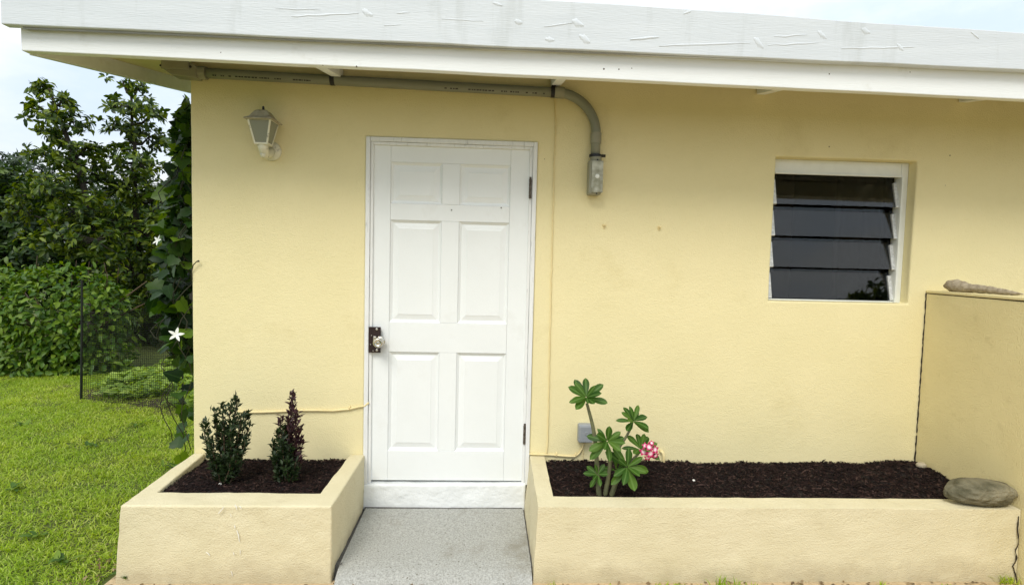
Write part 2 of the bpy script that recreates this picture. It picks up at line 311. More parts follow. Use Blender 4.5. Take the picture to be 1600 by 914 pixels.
def merge(parts):
    Vs = []; Fs = {}; k = 0
    for V, F in parts:
        for f in F: Fs.setdefault(f.shape[1], []).append(f+k)
        Vs.append(V); k += len(V)
    return np.concatenate(Vs), [np.concatenate(x) for x in Fs.values()]
def rough_mod(o, lev=4, strength=.006, size=.25, bevel=.012, seg=3):
    if bevel:
        b = o.modifiers.new('bevel', 'BEVEL'); b.width = bevel; b.segments = seg; b.limit_method = 'ANGLE'; b.angle_limit = .6
    s = o.modifiers.new('sub', 'SUBSURF'); s.subdivision_type = 'SIMPLE'; s.levels = lev; s.render_levels = lev
    tx = bpy.data.textures.new('uneven', 'CLOUDS'); tx.noise_scale = size; tx.noise_depth = 3
    d = o.modifiers.new('disp', 'DISPLACE'); d.texture = tx; d.texture_coords = 'GLOBAL'; d.strength = strength; d.mid_level = .5
    return o

# ================================================================== the setting
GZ = 0.0
g = MB().add([(-120, -120, GZ), (120, -120, GZ), (120, 120, GZ), (-120, 120, GZ)], [(0, 1, 2, 3)]).build('ground', 'ground'); tag(g, kind='structure')
pth = MB().add([(-1.5, -9, GZ+.004), (7, -9, GZ+.004), (7, -.6, GZ+.004), (-1.10, -.6, GZ+.004)], [(0, 1, 2, 3)]).build('bounce_path', 'bounce_path'); tag(pth, kind='structure')  # extended far out of view as a reflector for the eaves
bed = MB().add([(-4.2, 3.0, GZ+.006), (-2.9, 2.2, GZ+.006), (-1.15, 1.9, GZ+.006), (-1.15, 2.5, GZ+.006), (-2.9, 2.75, GZ+.006), (-4.2, 3.35, GZ+.006)], [(0, 1, 2, 3, 4, 5)]).build('garden_soil', 'soil'); tag(bed, kind='structure')

# ================================================================== house
WL, WR, WT, WB = 2.4294, 3.3241, 2.2572, 1.3746          # window opening
DL, DR, DB, DT = -.045, .968, .066, 2.292                # door opening with casing
HX0, HX1, HY1 = -1.055, 7.0, 6.0
SL = math.tan(math.radians(9.2))
house = thing('house', 'yellow stucco house with white door, louvred window and white eaves', 'house', (HX0, 0, 0))
def zs(y, z0): return z0+SL*y                            # height along the roof slope
# front wall with its two openings
xs = [HX0, DL, DR, WL, WR, HX1]; zz = [-.1, DB, WB, WT, DT, 2.70]
bm = bmesh.new(); vv = {}
def gv(i, j):
    if (i, j) not in vv: vv[(i, j)] = bm.verts.new((xs[i]-HX0, 0, zz[j]))
    return vv[(i, j)]
for i in range(5):
    for j in range(5):
        if i == 1 and j in (1, 2, 3): continue
        if i == 3 and j == 2: continue
        bm.faces.new((gv(i, j), gv(i+1, j), gv(i+1, j+1), gv(i, j+1)))
ex = bmesh.ops.extrude_face_region(bm, geom=bm.faces[:])
bmesh.ops.translate(bm, verts=[e for e in ex['geom'] if isinstance(e, bmesh.types.BMVert)], vec=(0, .2, 0))
bmesh.ops.recalc_face_normals(bm, faces=bm.faces)
me = bpy.data.meshes.new('front_wall'); bm.to_mesh(me); bm.free(); me.materials.append(mt['stucco'])
fw = bpy.data.objects.new('front_wall', me); COL.objects.link(fw); fw.parent = house
rough_mod(fw, 5, .005, .3, .010, 3)
# side and back walls
b = MB(); t = .2
def yzprism(b, x0, x1, poly):
    n = len(poly); V = [(x0, y, z) for y, z in poly]+[(x1, y, z) for y, z in poly]
    b.add(V, [tuple(range(n)), tuple(range(2*n-1, n-1, -1))]+[(i, (i+1) % n, n+(i+1) % n, n+i) for i in range(n)])
yzprism(b, HX0+.004, HX0+t, [(.202, -.1), (HY1, -.1), (HY1, zs(HY1, 2.68)), (.202, zs(.202, 2.68))])
b.build('side_wall', 'stucco', house); b = MB()
yzprism(b, HX1-t, HX1-.004, [(.202, -.1), (HY1, -.1), (HY1, zs(HY1, 2.68)), (.202, zs(.202, 2.68))])
b.build('side_wall', 'stucco', house)
MB().box(HX0+t, HX1-t, HY1-.2, HY1-.004, -.1, zs(HY1-.2, 2.68)).build('back_wall', 'stucco', house)
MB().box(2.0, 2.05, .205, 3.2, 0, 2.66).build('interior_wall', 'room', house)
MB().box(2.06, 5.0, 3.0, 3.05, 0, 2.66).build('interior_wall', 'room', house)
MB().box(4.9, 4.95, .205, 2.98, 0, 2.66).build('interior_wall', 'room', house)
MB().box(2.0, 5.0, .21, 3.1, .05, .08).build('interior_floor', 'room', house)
# roof: deck, eaves boards, rafters
OX0, OX1 = -1.53, 7.4
d = MB(); y0, y1 = -.58, HY1+.5
d.hexa([(OX0, y0, zs(y0, 2.715)), (OX1, y0, zs(y0, 2.715)), (OX1, y1, zs(y1, 2.715)), (OX0, y1, zs(y1, 2.715)),
        (OX0, y0, zs(y0, 2.80)), (OX1, y0, zs(y0, 2.80)), (OX1, y1, zs(y1, 2.80)), (OX0, y1, zs(y1, 2.80))])
roof = d.build('roof', 'roof', house)
def lean(x, a, bb): return a+bb*x                          # the eaves sag a little to the right
def board(name, mat, x0, x1, y0, y1, zb, zt, n=40, amp=.0025):
    b = MB(); V = []; F = []
    for i in range(n+1):
        x = x0+(x1-x0)*i/n
        w = [mnoise.noise(Vector((x*2.2, k*7.3, y0)))*amp for k in range(3)]
        lo = zb(x)+w[0]; hi = zt(x)+w[1]; yf = y0+w[2]*.3
        V += [(x, yf, lo), (x, y1, lo), (x, y1, hi), (x, yf, hi)]
    for i in range(n):
        for k in range(4): F.append((4*i+k, 4*i+(k+1) % 4, 4*i+4+(k+1) % 4, 4*i+4+k))
    F += [(3, 2, 1, 0), tuple(4*n+k for k in range(4))]
    b.add(V, F); return b.build(name, mat, house, bevel=.004, seg=2)
board('lower_fascia_board', 'fascia_low', -1.563, 7.3, -.55, -.505, lambda x: 2.516-.0088*x, lambda x: 2.64, 60)
uf = board('upper_fascia_board', 'fascia', -1.612, 7.35, -.600, -.552, lambda x: 2.627-.0028*x, lambda x: 2.876-.0217*min(x, 4.2), 60, .004)
# barge boards along the left slope (they follow the roof pitch)
def slopeboard(name, mat, x0, x1, za, zb_, ya=-.503, yb=HY1+.45):
    b = MB(); b.hexa([(x0, ya, zs(ya, za)), (x1, ya, zs(ya, za)), (x1, yb, zs(yb, za)), (x0, yb, zs(yb, za)),
                      (x0, ya, zs(ya, zb_)), (x1, ya, zs(ya, zb_)), (x1, yb, zs(yb, zb_)), (x0, yb, zs(yb, zb_))])
    return b.build(name, mat, house, bevel=.003)
slopeboard('barge_board', 'fascia_low', -1.563, -1.525, 2.606, 2.73)
slopeboard('barge_board', 'fascia', -1.608, -1.566, 2.735, 2.93)
slopeboard('soffit_board', 'stucco', -1.523, HX0-.002, 2.690, 2.712)
for xr in (-.235, 1.035, 2.285, 3.555, 4.82, 6.08):
    slopeboard('rafter', 'fascia_low', xr, xr+.055, 2.622, 2.713, -.503, -.004)
# caulk smears and blobs on the upper fascia (photo pixels on its face)
def smear(x0, y0, x1, y1, w, blob=0):
    Y = -.603; b = MB(); a = at(x0, y0, Y); c = at(x1, y1, Y); n = 12; V = []; F = []
    s = pxm(Y)
    for i in range(n+1):
        f = i/n; p = a.lerp(c, f); ww = w*s*(.35+.65*math.sin(math.pi*min(1, f*1.05)))*(1+.55*mnoise.noise(Vector((p.x*40, p.z*40, i*.7))))
        dz = 1.2*s*mnoise.noise(Vector((p.x*18, 3.1, 0)))
        hc = .0008+.05*ww
        V += [(p.x, Y+.0045, p.z-ww*.62+dz), (p.x, Y+.0022-hc*.55, p.z-ww*.28+dz), (p.x, Y+.0022-hc, p.z+ww*.05+dz), (p.x, Y+.0022-hc*.5, p.z+ww*.32+dz), (p.x, Y+.0045, p.z+ww*.58+dz)]
    for i in range(n):
        F += [(5*i+k, 5*i+5+k, 5*i+6+k, 5*i+1+k) for k in range(4)]
    b.add(V, F); o = b.build('caulk_smear', 'fascia', uf, smooth=True); return o
for a in [(455, 26, 560, 21, 4), (566, 17, 582, 24, 13), (620, 21, 640, 20, 3), (430, 14, 500, 15, 2), (600, 40, 626, 39, 2), (770, 5, 785, 9, 6), (804, 33, 816, 36, 9), (850, 42, 895, 36, 2.5), (894, 33, 912, 40, 12),
          (852, 61, 866, 63, 8), (905, 56, 922, 66, 13), (985, 62, 1030, 58, 4), (1030, 72, 1172, 67, 4), (1178, 60, 1193, 74, 13), (1200, 71, 1280, 67, 3.5), (1210, 58, 1262, 54, 4), (1278, 50, 1292, 60, 10),
          (1347, 46, 1360, 52, 10), (1315, 76, 1428, 74, 4), (1402, 70, 1412, 79, 9), (1080, 18, 1068, 22, 5), (1518, 50, 1530, 60, 4), (690, 30, 755, 33, 2)]:
    smear(*a)

# ---- door
DY = .012
p0, p1, p2, p3 = at(583, 225, DY), at(829, 234, DY), at(579, 753, DY), at(817, 749, DY)
lx0, lx1, lz0, lz1 = (p0.x+p2.x)/2, (p1.x+p3.x)/2, .222, 2.251
door = MB()
cols = [(at(610, 340, DY).x, at(690, 340, DY).x), (at(717.5, 340, DY).x, at(796, 340, DY).x)]
rows = [(at(700, 320, DY).z, at(700, 256, DY).z), (at(700, 505, DY).z, at(700, 346, DY).z), (at(700, 704.5, DY).z, at(700, 551, DY).z)]
e = .0007
(a0, a1), (c0, c1) = cols
door.box(lx0, a0-e, DY, DY+.04, lz0, lz1); door.box(c1+e, lx1, DY, DY+.04, lz0, lz1)
zr = [lz0, rows[2][0], rows[2][1], rows[1][0], rows[1][1], rows[0][0], rows[0][1], lz1]
for i in (0, 2, 4, 6): door.box(a0, c1, DY+.0003*i, DY+.04, zr[i], zr[i+1])
for i in (1, 3, 5): door.box(a1, c0, DY+.001, DY+.04, zr[i]+e, zr[i+1]-e)
dr = door.build('door', 'door', house, bevel=.0012, seg=1)
for (x0, x1) in cols:
    for (z0, z1) in rows:
        b = MB(); lv = [(0, 0, .0005), (.004, .004, .006), (.014, .014, .013), (.016, .016, .015), (.045, .045, .008), (.05, .05, .006)]
        V = []; F = []
        for (i, j, dp) in lv: V += [(x0+i, DY+dp, z0+j), (x1-i, DY+dp, z0+j), (x1-i, DY+dp, z1-j), (x0+i, DY+dp, z1-j)]
        for k in range(len(lv)-1):
            for m in range(4): F.append((4*k+m, 4*k+(m+1) % 4, 4*k+4+(m+1) % 4, 4*k+4+m))
        k = 4*(len(lv)-1); F.append((k, k+1, k+2, k+3)); b.add(V, F); b.build('panel', 'door', dr)
# dark gap behind the leaf, hinges, latch, knob
MB().box(DL+.02, DR-.02, DY+.045, DY+.06, DB+.02, DT-.02).build('door_gap_shade', 'black', dr)  # black sheet stands in for the shade in the gap
for (hx, hy) in ((828.5, 295), (819.5, 679)):
    c = at(hx, hy, -.006); b = MB()
    for k in range(5):
        z = c.z-.058+k*.0235; b.lathe([(.0075, 0), (.0085, .002), (.0085, .0205), (.0075, .0225)], (c.x, -.006, z), (0, 0, 1), 10)
    b.lathe([(.004, 0), (.007, .004), (.005, .010)], (c.x, -.006, c.z+.059), (0, 0, 1), 8)
    b.build('hinge', 'hinge', dr)
pa, pb = at(576, 510.5, -.016), at(594.5, 551, -.016)
b = MB(); b.box(pa.x, pb.x, -.018, -.013, pb.z, pa.z); b.box(pa.x+.019, pa.x+.0205, -.0195, -.0165, pb.z+.004, pa.z-.004)
b.box(pb.x-.045, pb.x-.004, -.013, DY+.001, pb.z+.01, pa.z-.01)
b.build('latch_plate', 'plate', dr, bevel=.003)
for (sx, sy) in ((588.7, 514.3), (588.9, 547), (579, 538), (583, 548), (580.5, 524)):
    c = at(sx, sy, -.018); r_ = .007 if sx > 585 else .0035
    MB().lathe([(r_, 0), (r_, .002), (r_*.7, .0035), (0, .004)], (c.x, -.018, c.z), (0, -1, 0), 12).build('screw', 'steel', dr)
c = at(594, 533, -.018)
MB().lathe([(.030, 0), (.031, .004), (.026, .008), (.013, .012), (.012, .028), (.018, .034), (.027, .042), (.031, .054), (.030, .066), (.024, .074), (.019, .076), (.017, .073), (.009, .072), (.004, .074), (0, .074)], (c.x, -.018, c.z), (0, -1, 0), 32).build('knob', 'knob', dr, smooth=True)
c = at(585, 530, -.018)
MB().box(c.x-.006, c.x+.012, -.026, -.018, c.z-.018, c.z+.018).build('strike', 'steel', dr, bevel=.002)
for (sx, sy) in ((705.5, 328.5), (783, 325)):
    c = at(sx, sy, DY); MB().lathe([(.004, 0), (.003, .006), (0, .007)], (c.x, DY, c.z), (.2, -1, .3), 6).build('nail', 'hinge', dr)
# casing in two strips per side
fr = MB()
def frame(b, x0, x1, z0, z1, w, y0, y1):
    b.box(x0, x0+w, y0, y1, z0, z1); b.box(x1-w, x1, y0, y1, z0, z1); b.box(x0+w+.0006, x1-w-.0006, y0+.0008, y1, z1-w, z1)
frame(fr, DL, DR, .205, DT, .026, -.012, .05)
frame(fr, DL+.0265, DR-.0265, .205, DT-.0265, .018, -.002, .05)
cs = fr.build('door_frame', 'casing', house, bevel=.0035)
rough_mod(cs, 3, .004, .05, 0)
th = MB(); th.hexa([(DL, -.022, DB-.03), (DR-.02, -.022, DB-.03), (DR-.02, .15, DB-.03), (DL, .15, DB-.03), (DL, -.020, .205), (DR-.02, -.020, .212), (DR-.02, .15, .212), (DL, .15, .205)])
rough_mod(th.build('threshold', 'thresh', house), 5, .012, .12, .012, 3)

# ---- louvred window
WY = .07
wf = MB()
wf.box(WL+.001, WL+.032, WY, WY+.06, WB, WT); wf.box(WR-.045, WR-.001, WY, WY+.06, WB, WT)
wf.box(WL+.033, WR-.046, WY+.002, WY+.06, WT-.085, WT-.001); wf.box(WL+.033, WR-.046, WY+.001, WY+.06, WB+.001, WB+.010)
wf.box(WL+.034, WR-.047, WY-.006, WY+.0015, WT-.092, WT-.080)
wf.box(WR-.0445, WR-.028, WY-.008, WY-.0005, WB+.002, WT-.09)
win = wf.build('window', 'alu', house, bevel=.002)
n = 4; top = WT-.09; bot = WB+.006; pit = (top-bot)/n
tilt = math.radians(15); gh = pit*.97
gx0, gx1 = WL+.034, WR-.050
for k in range(n):
    zt_ = top-k*pit-.003; yt = WY+.062; yb = yt-gh*math.sin(tilt); zb_ = zt_-gh*math.cos(tilt)
    nrm = Vector((0, -math.cos(tilt), math.sin(tilt)))*.003
    b = MB(); a = [Vector((gx0+.006, yb, zb_)), Vector((gx1-.006, yb, zb_)), Vector((gx1-.006, yt, zt_)), Vector((gx0+.006, yt, zt_))]
    b.hexa([p-nrm for p in a]+[p+nrm for p in a]); b.build('louvre_pane', 'glass', win)
    for (cx0, cx1) in ((gx0-.003, gx0+.022), (gx1-.016, gx1+.006)):
        nn = nrm*4.2; a = [Vector((cx0, yb, zb_-.004)), Vector((cx1, yb, zb_-.004)), Vector((cx1, yt-.012, zt_-.03)), Vector((cx0, yt-.012, zt_-.03))]
        b = MB(); b.hexa([p-nn*.6 for p in a]+[p+nn for p in a]); b.build('louvre_clip', 'clip', win, bevel=.0015)
b = MB()
V = []; F = []; N_ = 60
for i in range(N_+1):
    x = 2.15+1.6*i/N_; y = .42+.035*math.sin(i*1.05)+.012*math.sin(i*2.7)
    V += [(x, y, 1.05), (x, y, 2.5)]
for i in range(N_):
    if 22 < i < 34: continue
    F.append((2*i, 2*i+2, 2*i+3, 2*i+1))
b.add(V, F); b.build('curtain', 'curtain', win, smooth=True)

# ================================================================== low wall on the right
LX, LZ = 3.4349, 1.4628
lw = thing('low_wall', 'low yellow stucco wall jutting out right of the window', 'wall', (LX, -.5, 0))
rough_mod(MB().box(LX, LX+.22, -1.25, -.002, -.1, LZ-.022).build('wall_body', 'stucco_l', lw), 5, .006, .25, .006, 2)
MB().box(LX-.004, LX+.235, -1.27, -.003, LZ-.017, LZ).build('coping', 'stucco_l', lw, bevel=.004)
MB().box(LX+.004, LX+.21, -1.24, -.004, LZ-.024, LZ-.0165).build('coping_shade_strip', 'crack', lw)  # dark strip painted in as the shadow line below the coping
def crackline(pts, w, parent, name='crack', seed=0):
    rr = random.Random(seed); P = []
    for a, c in zip(pts[:-1], pts[1:]):
        a, c = Vector(a), Vector(c); k = max(3, int((c-a).length/.018))
        for i in range(k): P.append(a.lerp(c, i/k)+Vector((rr.uniform(-.0025, .0005), rr.uniform(-.003, .001), 0)))
    P.append(Vector(pts[-1]))
    i = 0
    while i < len(P)-3:
        L_ = rr.randint(8, 20); sg = P[i:i+L_]
        if len(sg) > 2: MB().tube(sg, [w*rr.uniform(.35, 1.25) for _ in sg], 5).build(name, 'crack', parent)
        i += L_+rr.choice((-1, -1, 0, 1))
crackline([(LX-.001, -.004, LZ-.02), (LX-.001, -.004, .34)], .0036, lw, seed=3)

# ================================================================== planters
PF = -.7235
def planter(name, label, OT, OB, IT, soilz, mat='stucco_p', base=None):
    """OT/OB outer ring top/bottom: back-left, front-left, front-right, back-right; IT inner ring"""
    t = thing(name, label, 'planter', base)
    V = [tuple(p) for p in OB]+[tuple(p) for p in OT]+[tuple(p) for p in IT]+[(p[0], p[1], .22) for p in IT]
    F = []
    for k in range(3):
        F.append((k, k+1, 4+k+1, 4+k)); F.append((4+k, 4+k+1, 8+k+1, 8+k)); F.append((8+k, 8+k+1, 12+k+1, 12+k))
        F.append((12+k, 12+k+1, k+1, k))
    F.append((0, 4, 8, 12)); F.append((3, 15, 11, 7))
    b = MB().add(V, F); o = b.build('masonry', mat, t)
    rough_mod(o, 5, .010, .13, .009, 3)
    return t
PZ = .386
q1, q2 = at(187.5, 788, PF), at(518.6, 788, PF); q3, q4 = at(179, 914, PF), at(517.5, 914, PF)
lp = planter('planter', 'square cream stucco planter box left of the door step', 
    [(-1.052, -.003, PZ+.003), (q1.x, PF, PZ), (q2.x, PF, PZ), (-.035, -.003, PZ+.002)],
    [(-1.06, -.003, -.1), (q3.x-.006, PF-.004, -.1), (q4.x, PF-.004, -.1), (-.045, -.003, -.1)],
    [(-.985, -.003, PZ+.001), (-.945, -.565, PZ), (-.142, -.568, PZ), (-.125, -.003, PZ)], .35, base=(-.55, PF/2, 0))
q1, q2 = at(841, 797, PF), at(1597, 795, PF); q3 = at(831, 914, PF)
rp = planter('planter', 'long cream stucco planter box under the louvred window', 
    [(.972, -.003, PZ), (q1.x, PF, PZ), (LX-.003, PF, PZ-.004), (LX-.003, -.003, .30)],
    [(.930, -.003, -.1), (q3.x, PF-.004, -.1), (LX-.003, PF-.004, -.1), (LX-.003, -.003, -.1)],
    [(1.062, -.003, PZ), (1.043, -.600, PZ), (LX-.0042, -.600, PZ-.004), (LX-.0042, -.003, .30)], .35, base=(2.2, PF/2, 0))
def hsoil(x, y): return .345+.016*mnoise.noise(Vector((x*3.1, y*3.1, 1.7)))+.008*mnoise.noise(Vector((x*11, y*11, 4.2)))
def mulchbed(parent, x0, x1, y0, y1, n, bumps=()):
    def hh(x, y): return hsoil(x, y)+sum(a*math.exp(-((x-bx)**2+(y-by)**2)/(s*s)) for bx, by, s, a in bumps)
    nx, ny = int((x1-x0)/.025), int((y1-y0)/.025); V = []
    for j in range(ny+1):
        for i in range(nx+1):
            x = x0+(x1-x0)*i/nx; y = y0+(y1-y0)*j/ny; V.append((x, y, hh(x, y)+random.uniform(-.004, .004)))
    V = np.array(V); I, J = np.meshgrid(np.arange(nx), np.arange(ny)); k = (J*(nx+1)+I).ravel()
    npmesh('soil', V, [np.stack([k, k+1, k+nx+2, k+nx+1], 1)], 'mulch', parent)
    # bark chips: little four-sided slivers
    P = np.stack([rng.uniform(x0, x1, n), rng.uniform(y0, y1, n)], 1); z = np.array([hh(a, c) for a, c in P])+rng.uniform(-.002, .010, n)
    P = np.column_stack([P, z]); ang = rng.uniform(0, 2*math.pi, n); el = rng.normal(0, .3, n)
    D = np.stack([np.cos(ang)*np.cos(el), np.sin(ang)*np.cos(el), np.sin(el)], 1); U = norm(rng.normal(0, .35, (n, 3))+np.array([0, 0, 1]))
    Ln = rng.gamma(2.2, .006, n)+.005; W = rng.uniform(.0015, .006, n)
    tp = (np.array([(-.5, .5, 0), (-.5, -.5, 0), (.5, .35, 0), (.5, -.45, 0), (0, 0, .16)]), np.array([(0, 1, 4), (1, 3, 4), (3, 2, 4), (2, 0, 4)]), None)
    V, F = leaves(P, D, U, Ln, W, tp); npmesh('mulch', V, F, 'chips', parent, kind='stuff')
    return hh
hl = mulchbed(lp, -1.0, -.10, -.60, -.002, 12000, [(-.86, -.35, .2, .012), (-.45, -.3, .25, .014)])
hr = mulchbed(rp, 1.02, LX-.004, -.63, -.002, 30000, [(1.7, -.05, .3, .012), (2.9, -.08, .25, .015), (LX-.1, -.1, .2, .03)])
# bare plaster scratches on the left planter's front
for (x0, y0, x1, y1, w) in ((341, 802, 350, 791, 2.2), (367, 788, 370, 796, 2.4), (374, 790, 377, 795, 2), (366, 820, 367, 826, 1.8), (370, 828, 374, 846, 2.6), (322, 862, 328, 868, 2.2), (364, 862, 366, 868, 1.6), (375, 858, 375, 866, 1.4), (361, 892, 363, 900, 1.6), (360, 802, 361, 808, 1.2)):
    a, c = at(x0, y0, PF-.008), at(x1, y1, PF-.008); w *= pxm(PF)*.5
    mid = a.lerp(c, .5)+Vector((w*.8, 0, 0))
    b = MB(); b.tube([a, mid, c], [w*.5, w*.7, w*.3], 5); b.build('paint_scratch', 'chip', lp)
# crack where the long planter meets the low wall
crackline([at(1592, 806, PF-.007), at(1590, 830, PF-.007), at(1591, 850, PF-.008), at(1586, 862, PF-.009), at(1589, 872, PF-.009), at(1583, 884, PF-.009), at(1587, 896, PF-.010), at(1588, 914, PF-.010)], .0034, rp, seed=5)

# ================================================================== step
st = thing('doorstep', 'grey pebbly concrete step between the two planters', 'step', (.46, -.35, 0))
b = MB(); xA, xB = -.022, .935
prof = [(-.003, .064), (-.1, .064), (-.3, .062), (-.5, .059), (-.62, .056), (-.68, .050), (-.725, .036), (-.755, .012), (-.775, -.03), (-.785, -.1), (-.003, -.1)]
n = len(prof); V = []; NX = 30
for i in range(NX+1):
    x = xA+(xB-xA)*i/NX
    V += [(x-.0*(y), y, z+.004*mnoise.noise(Vector((x*5, y*5, 2)))) for y, z in prof]
F = [(i*n+k, (i+1)*n+k, (i+1)*n+(k+1) % n, i*n+(k+1) % n) for i in range(NX) for k in range(n)]
F += [tuple(range(n)), tuple(NX*n+k for k in range(n-1, -1, -1))]
b.add(V, F); b.build('slab', 'concrete', st, smooth=False)
# mortar joints at the slab's edges
for (xa, xb, s) in ((-.062, -.018, 1), (.931, .952, 2)):
    b = MB(); V = []; F = []; K = 24
    for i in range(K+1):
        y = -.004-.70*i/K; w = .008*mnoise.noise(Vector((y*9, s*3.3, 0))); zt2 = .050+.006*mnoise.noise(Vector((y*14, s, 5)))-(.045 if i > 22 else 0)
        V += [(xa, y, zt2), (xb+w, y, zt2+.004), (xb+w, y, -.05), (xa, y, -.05)]
    for i in range(K):
        for k in range(4): F.append((4*i+k, 4*i+(k+1) % 4, 4*i+4+(k+1) % 4, 4*i+4+k))
    b.add(V, F); b.build('mortar_joint', 'gap', st)
b = MB(); b.tube([(-.03, -.026, .062), (.2, -.028, .064), (.45, -.028, .064), (.7, -.027, .064), (.93, -.026, .063)], [.007, .005, .003, .004, .005], 6); b.build('mortar_joint', 'gap', st)

# ================================================================== wall fittings
# ---- coach lantern
c = at(425, 237, 0); lant = thing('wall_lantern', 'weathered cream coach lantern on the wall left of the door', 'lantern', (c.x, 0, c.z))
MB().lathe([(.056, 0), (.056, .006), (.050, .014), (.030, .022), (.022, .024)], (c.x, -.001, c.z), (0, -1, 0), 28).build('backplate', 'lamp', lant, smooth=True)
LYc = -.125; lxc = at(411.5, 226, -.125).x; zb0 = at(411, 225, -.14).z
MB().tube([(c.x, -.018, c.z-.004), (c.x-.006, -.045, c.z-.018), (c.x-.012, -.080, c.z-.030), (lxc, -.110, c.z-.022), (lxc, LYc, zb0-.022), (lxc, LYc, zb0)], [.030, .028, .025, .024, .027, .034], 14).build('arm', 'lamp', lant, smooth=True)
MB().lathe([(.004, 0), (.014, .004), (.014, .012), (.02, .02)], (lxc-.004, -.115, c.z-.055), (0, 0, 1), 12).build('arm_knob', 'lamp', lant, smooth=True)
h = .128; wb, wt = .033, .060
def ring(w, z): return [Vector((lxc-w, LYc-w, z)), Vector((lxc+w, LYc-w, z)), Vector((lxc+w, LYc+w, z)), Vector((lxc-w, LYc+w, z))]
B0, T0 = ring(wb, zb0), ring(wt, zb0+h)
b = MB()
for i in range(4):
    b.tube([B0[i], T0[i]], .0058, 4); b.tube([B0[i], B0[(i+1) % 4]], .006, 4); b.tube([T0[i], T0[(i+1) % 4]], .0068, 4)
b.hexa(ring(wb+.003, zb0-.006)+ring(wb+.003, zb0+.004)); b.build('cage', 'lamp', lant)
for i in range(4):
    a = [B0[i], B0[(i+1) % 4], T0[(i+1) % 4], T0[i]]; cc = sum(a, Vector())/4
    nn = ((a[1]-a[0]).cross(a[3]-a[0])).normalized()*.0012; MB().hexa([p-nn for p in a]+[p+nn for p in a]).build('glass_pane', 'lglass', lant)
b = MB(); rs = [(.078, h-.004), (.080, h+.002), (.074, h+.006), (.058, h+.014), (.046, h+.034), (.034, h+.052), (.022, h+.058)]
V = []; F = []
for w, z in rs: V += ring(w, zb0+z)
for k in range(len(rs)-1):
    for m in range(4): F.append((4*k+m, 4*k+(m+1) % 4, 4*k+4+(m+1) % 4, 4*k+4+m))
F += [(3, 2, 1, 0), tuple(4*(len(rs)-1)+m for m in range(4))]
b.add(V, F).build('lantern_roof', 'lamp_roof', lant, bevel=.003)
MB().lathe([(.006, 0), (.0065, .004), (.006, .022), (.003, .026)], (lxc, LYc, zb0+h+.057), (0, 0, 1), 10).build('finial', 'black', lant)
MB().lathe([(.014, 0), (.016, .03), (.024, .045), (.030, .065), (.026, .088), (.012, .1)], (lxc, LYc, zb0+.012), (0, 0, 1), 16).build('bulb', 'bulb', lant, smooth=True)

# ---- conduit run under the eaves
CY = -.042; R = .0285
e0, e1 = at(318, 114.5, CY), at(868, 145, CY)
cd = thing('conduit', 'grey plastic electrical conduit under the eaves bending down beside door', 'conduit', (e0.x, 0, e0.z))
zc = lambda x: e0.z+(e1.z-e0.z)*(x-e0.x)/(e1.x-e0.x)
MB().tube([(x, CY, zc(x)) for x in np.linspace(e0.x, e1.x, 12)], R, 20).build('pipe', 'conduit', cd, smooth=True)
xe = at(931, 220, CY).x; x1 = e1.x+.012; rad = xe-x1; z1 = zc(x1)
arc = [(x1+rad*math.sin(a), CY, z1-rad*(1-math.cos(a))) for a in np.linspace(0, math.pi/2, 14)]
zend = at(931, 248, CY).z
MB().tube([(x1-.05, CY, zc(x1-.05))]+arc+[(xe, CY, zend)], R*.985, 20).build('elbow', 'conduit', cd, smooth=True)
MB().tube([(e1.x-.005, CY, zc(e1.x)), (e1.x+.05, CY, zc(e1.x+.05))], R*1.16, 20).build('coupling', 'conduit2', cd)
za = at(931, 208, CY).z; MB().tube([(xe, CY, za), (xe, CY, za-.062)], R*1.13, 20).build('coupling', 'conduit2', cd)
zk = at(931, 244, CY).z
MB().tube([(xe, CY, zk+.008), (xe, CY, zk-.008)], R*1.28, 20).build('clamp', 'black', cd)
MB().tube([(xe+.03, CY-.01, zk), (xe+.058, CY-.01, zk)], .009, 8).build('clamp_bolt', 'black', cd)
k0, k1 = at(919, 251, CY), at(940, 306, CY); kx = (k0.x+k1.x)/2+.002
MB().tube([(kx, CY, zend+.01), (kx, CY, k0.z-.02)], R*1.2, 18).build('coupling', 'conduit2', cd)
b = MB(); b.box(kx-.044, kx+.032, -.078, -.002, k1.z, k0.z); b.build('conduit_body', 'conduit2', cd, bevel=.012, seg=3)
b = MB(); b.box(kx-.030, kx+.038, -.088, -.0785, k1.z+.012, k0.z-.006); cv = b.build('cover_plate', 'cover', cd, bevel=.006)
MB().lathe([(.013, 0), (.012, .004), (0, .005)], (kx+.003, -.0885, (k0.z+k1.z)/2+.005), (0, -1, 0), 14).build('knockout', 'alu', cv)
for zq in (k0.z-.001, k1.z+.007): MB().lathe([(.005, 0), (.004, .003), (0, .004)], (kx+.002, -.087, zq), (0, -1, 0), 8).build('screw', 'black', cv)
# straps that hang it from the rafters
for sx in (520, 864):
    c = at(sx, 124 if sx == 520 else 144, CY); x = c.x; zc_ = zc(x); pts = []
    for a in np.linspace(-.5, 1.45, 12)*math.pi: pts.append((x, CY-(R+.002)*math.cos(a-math.pi*.0), zc_+(R+.002)*math.sin(a)))
    b = MB(); V = []; F = []
    for p in pts: V += [(x-.013, p[1], p[2]), (x+.013, p[1], p[2])]
    for i in range(len(pts)-1): F.append((2*i, 2*i+1, 2*i+3, 2*i+2))
    b.add(V, F); b.box(x-.010, x+.014, CY-.028, CY+.02, zc_+R+.0005, zc_+R+.010)
    s_ = b.build('strap', 'black', cd)
    MB().box(x-.012, x+.016, CY-.030, CY-.005, zc_+R+.0105, zc_+R+.020).build('strap_end', 'alu', cd)
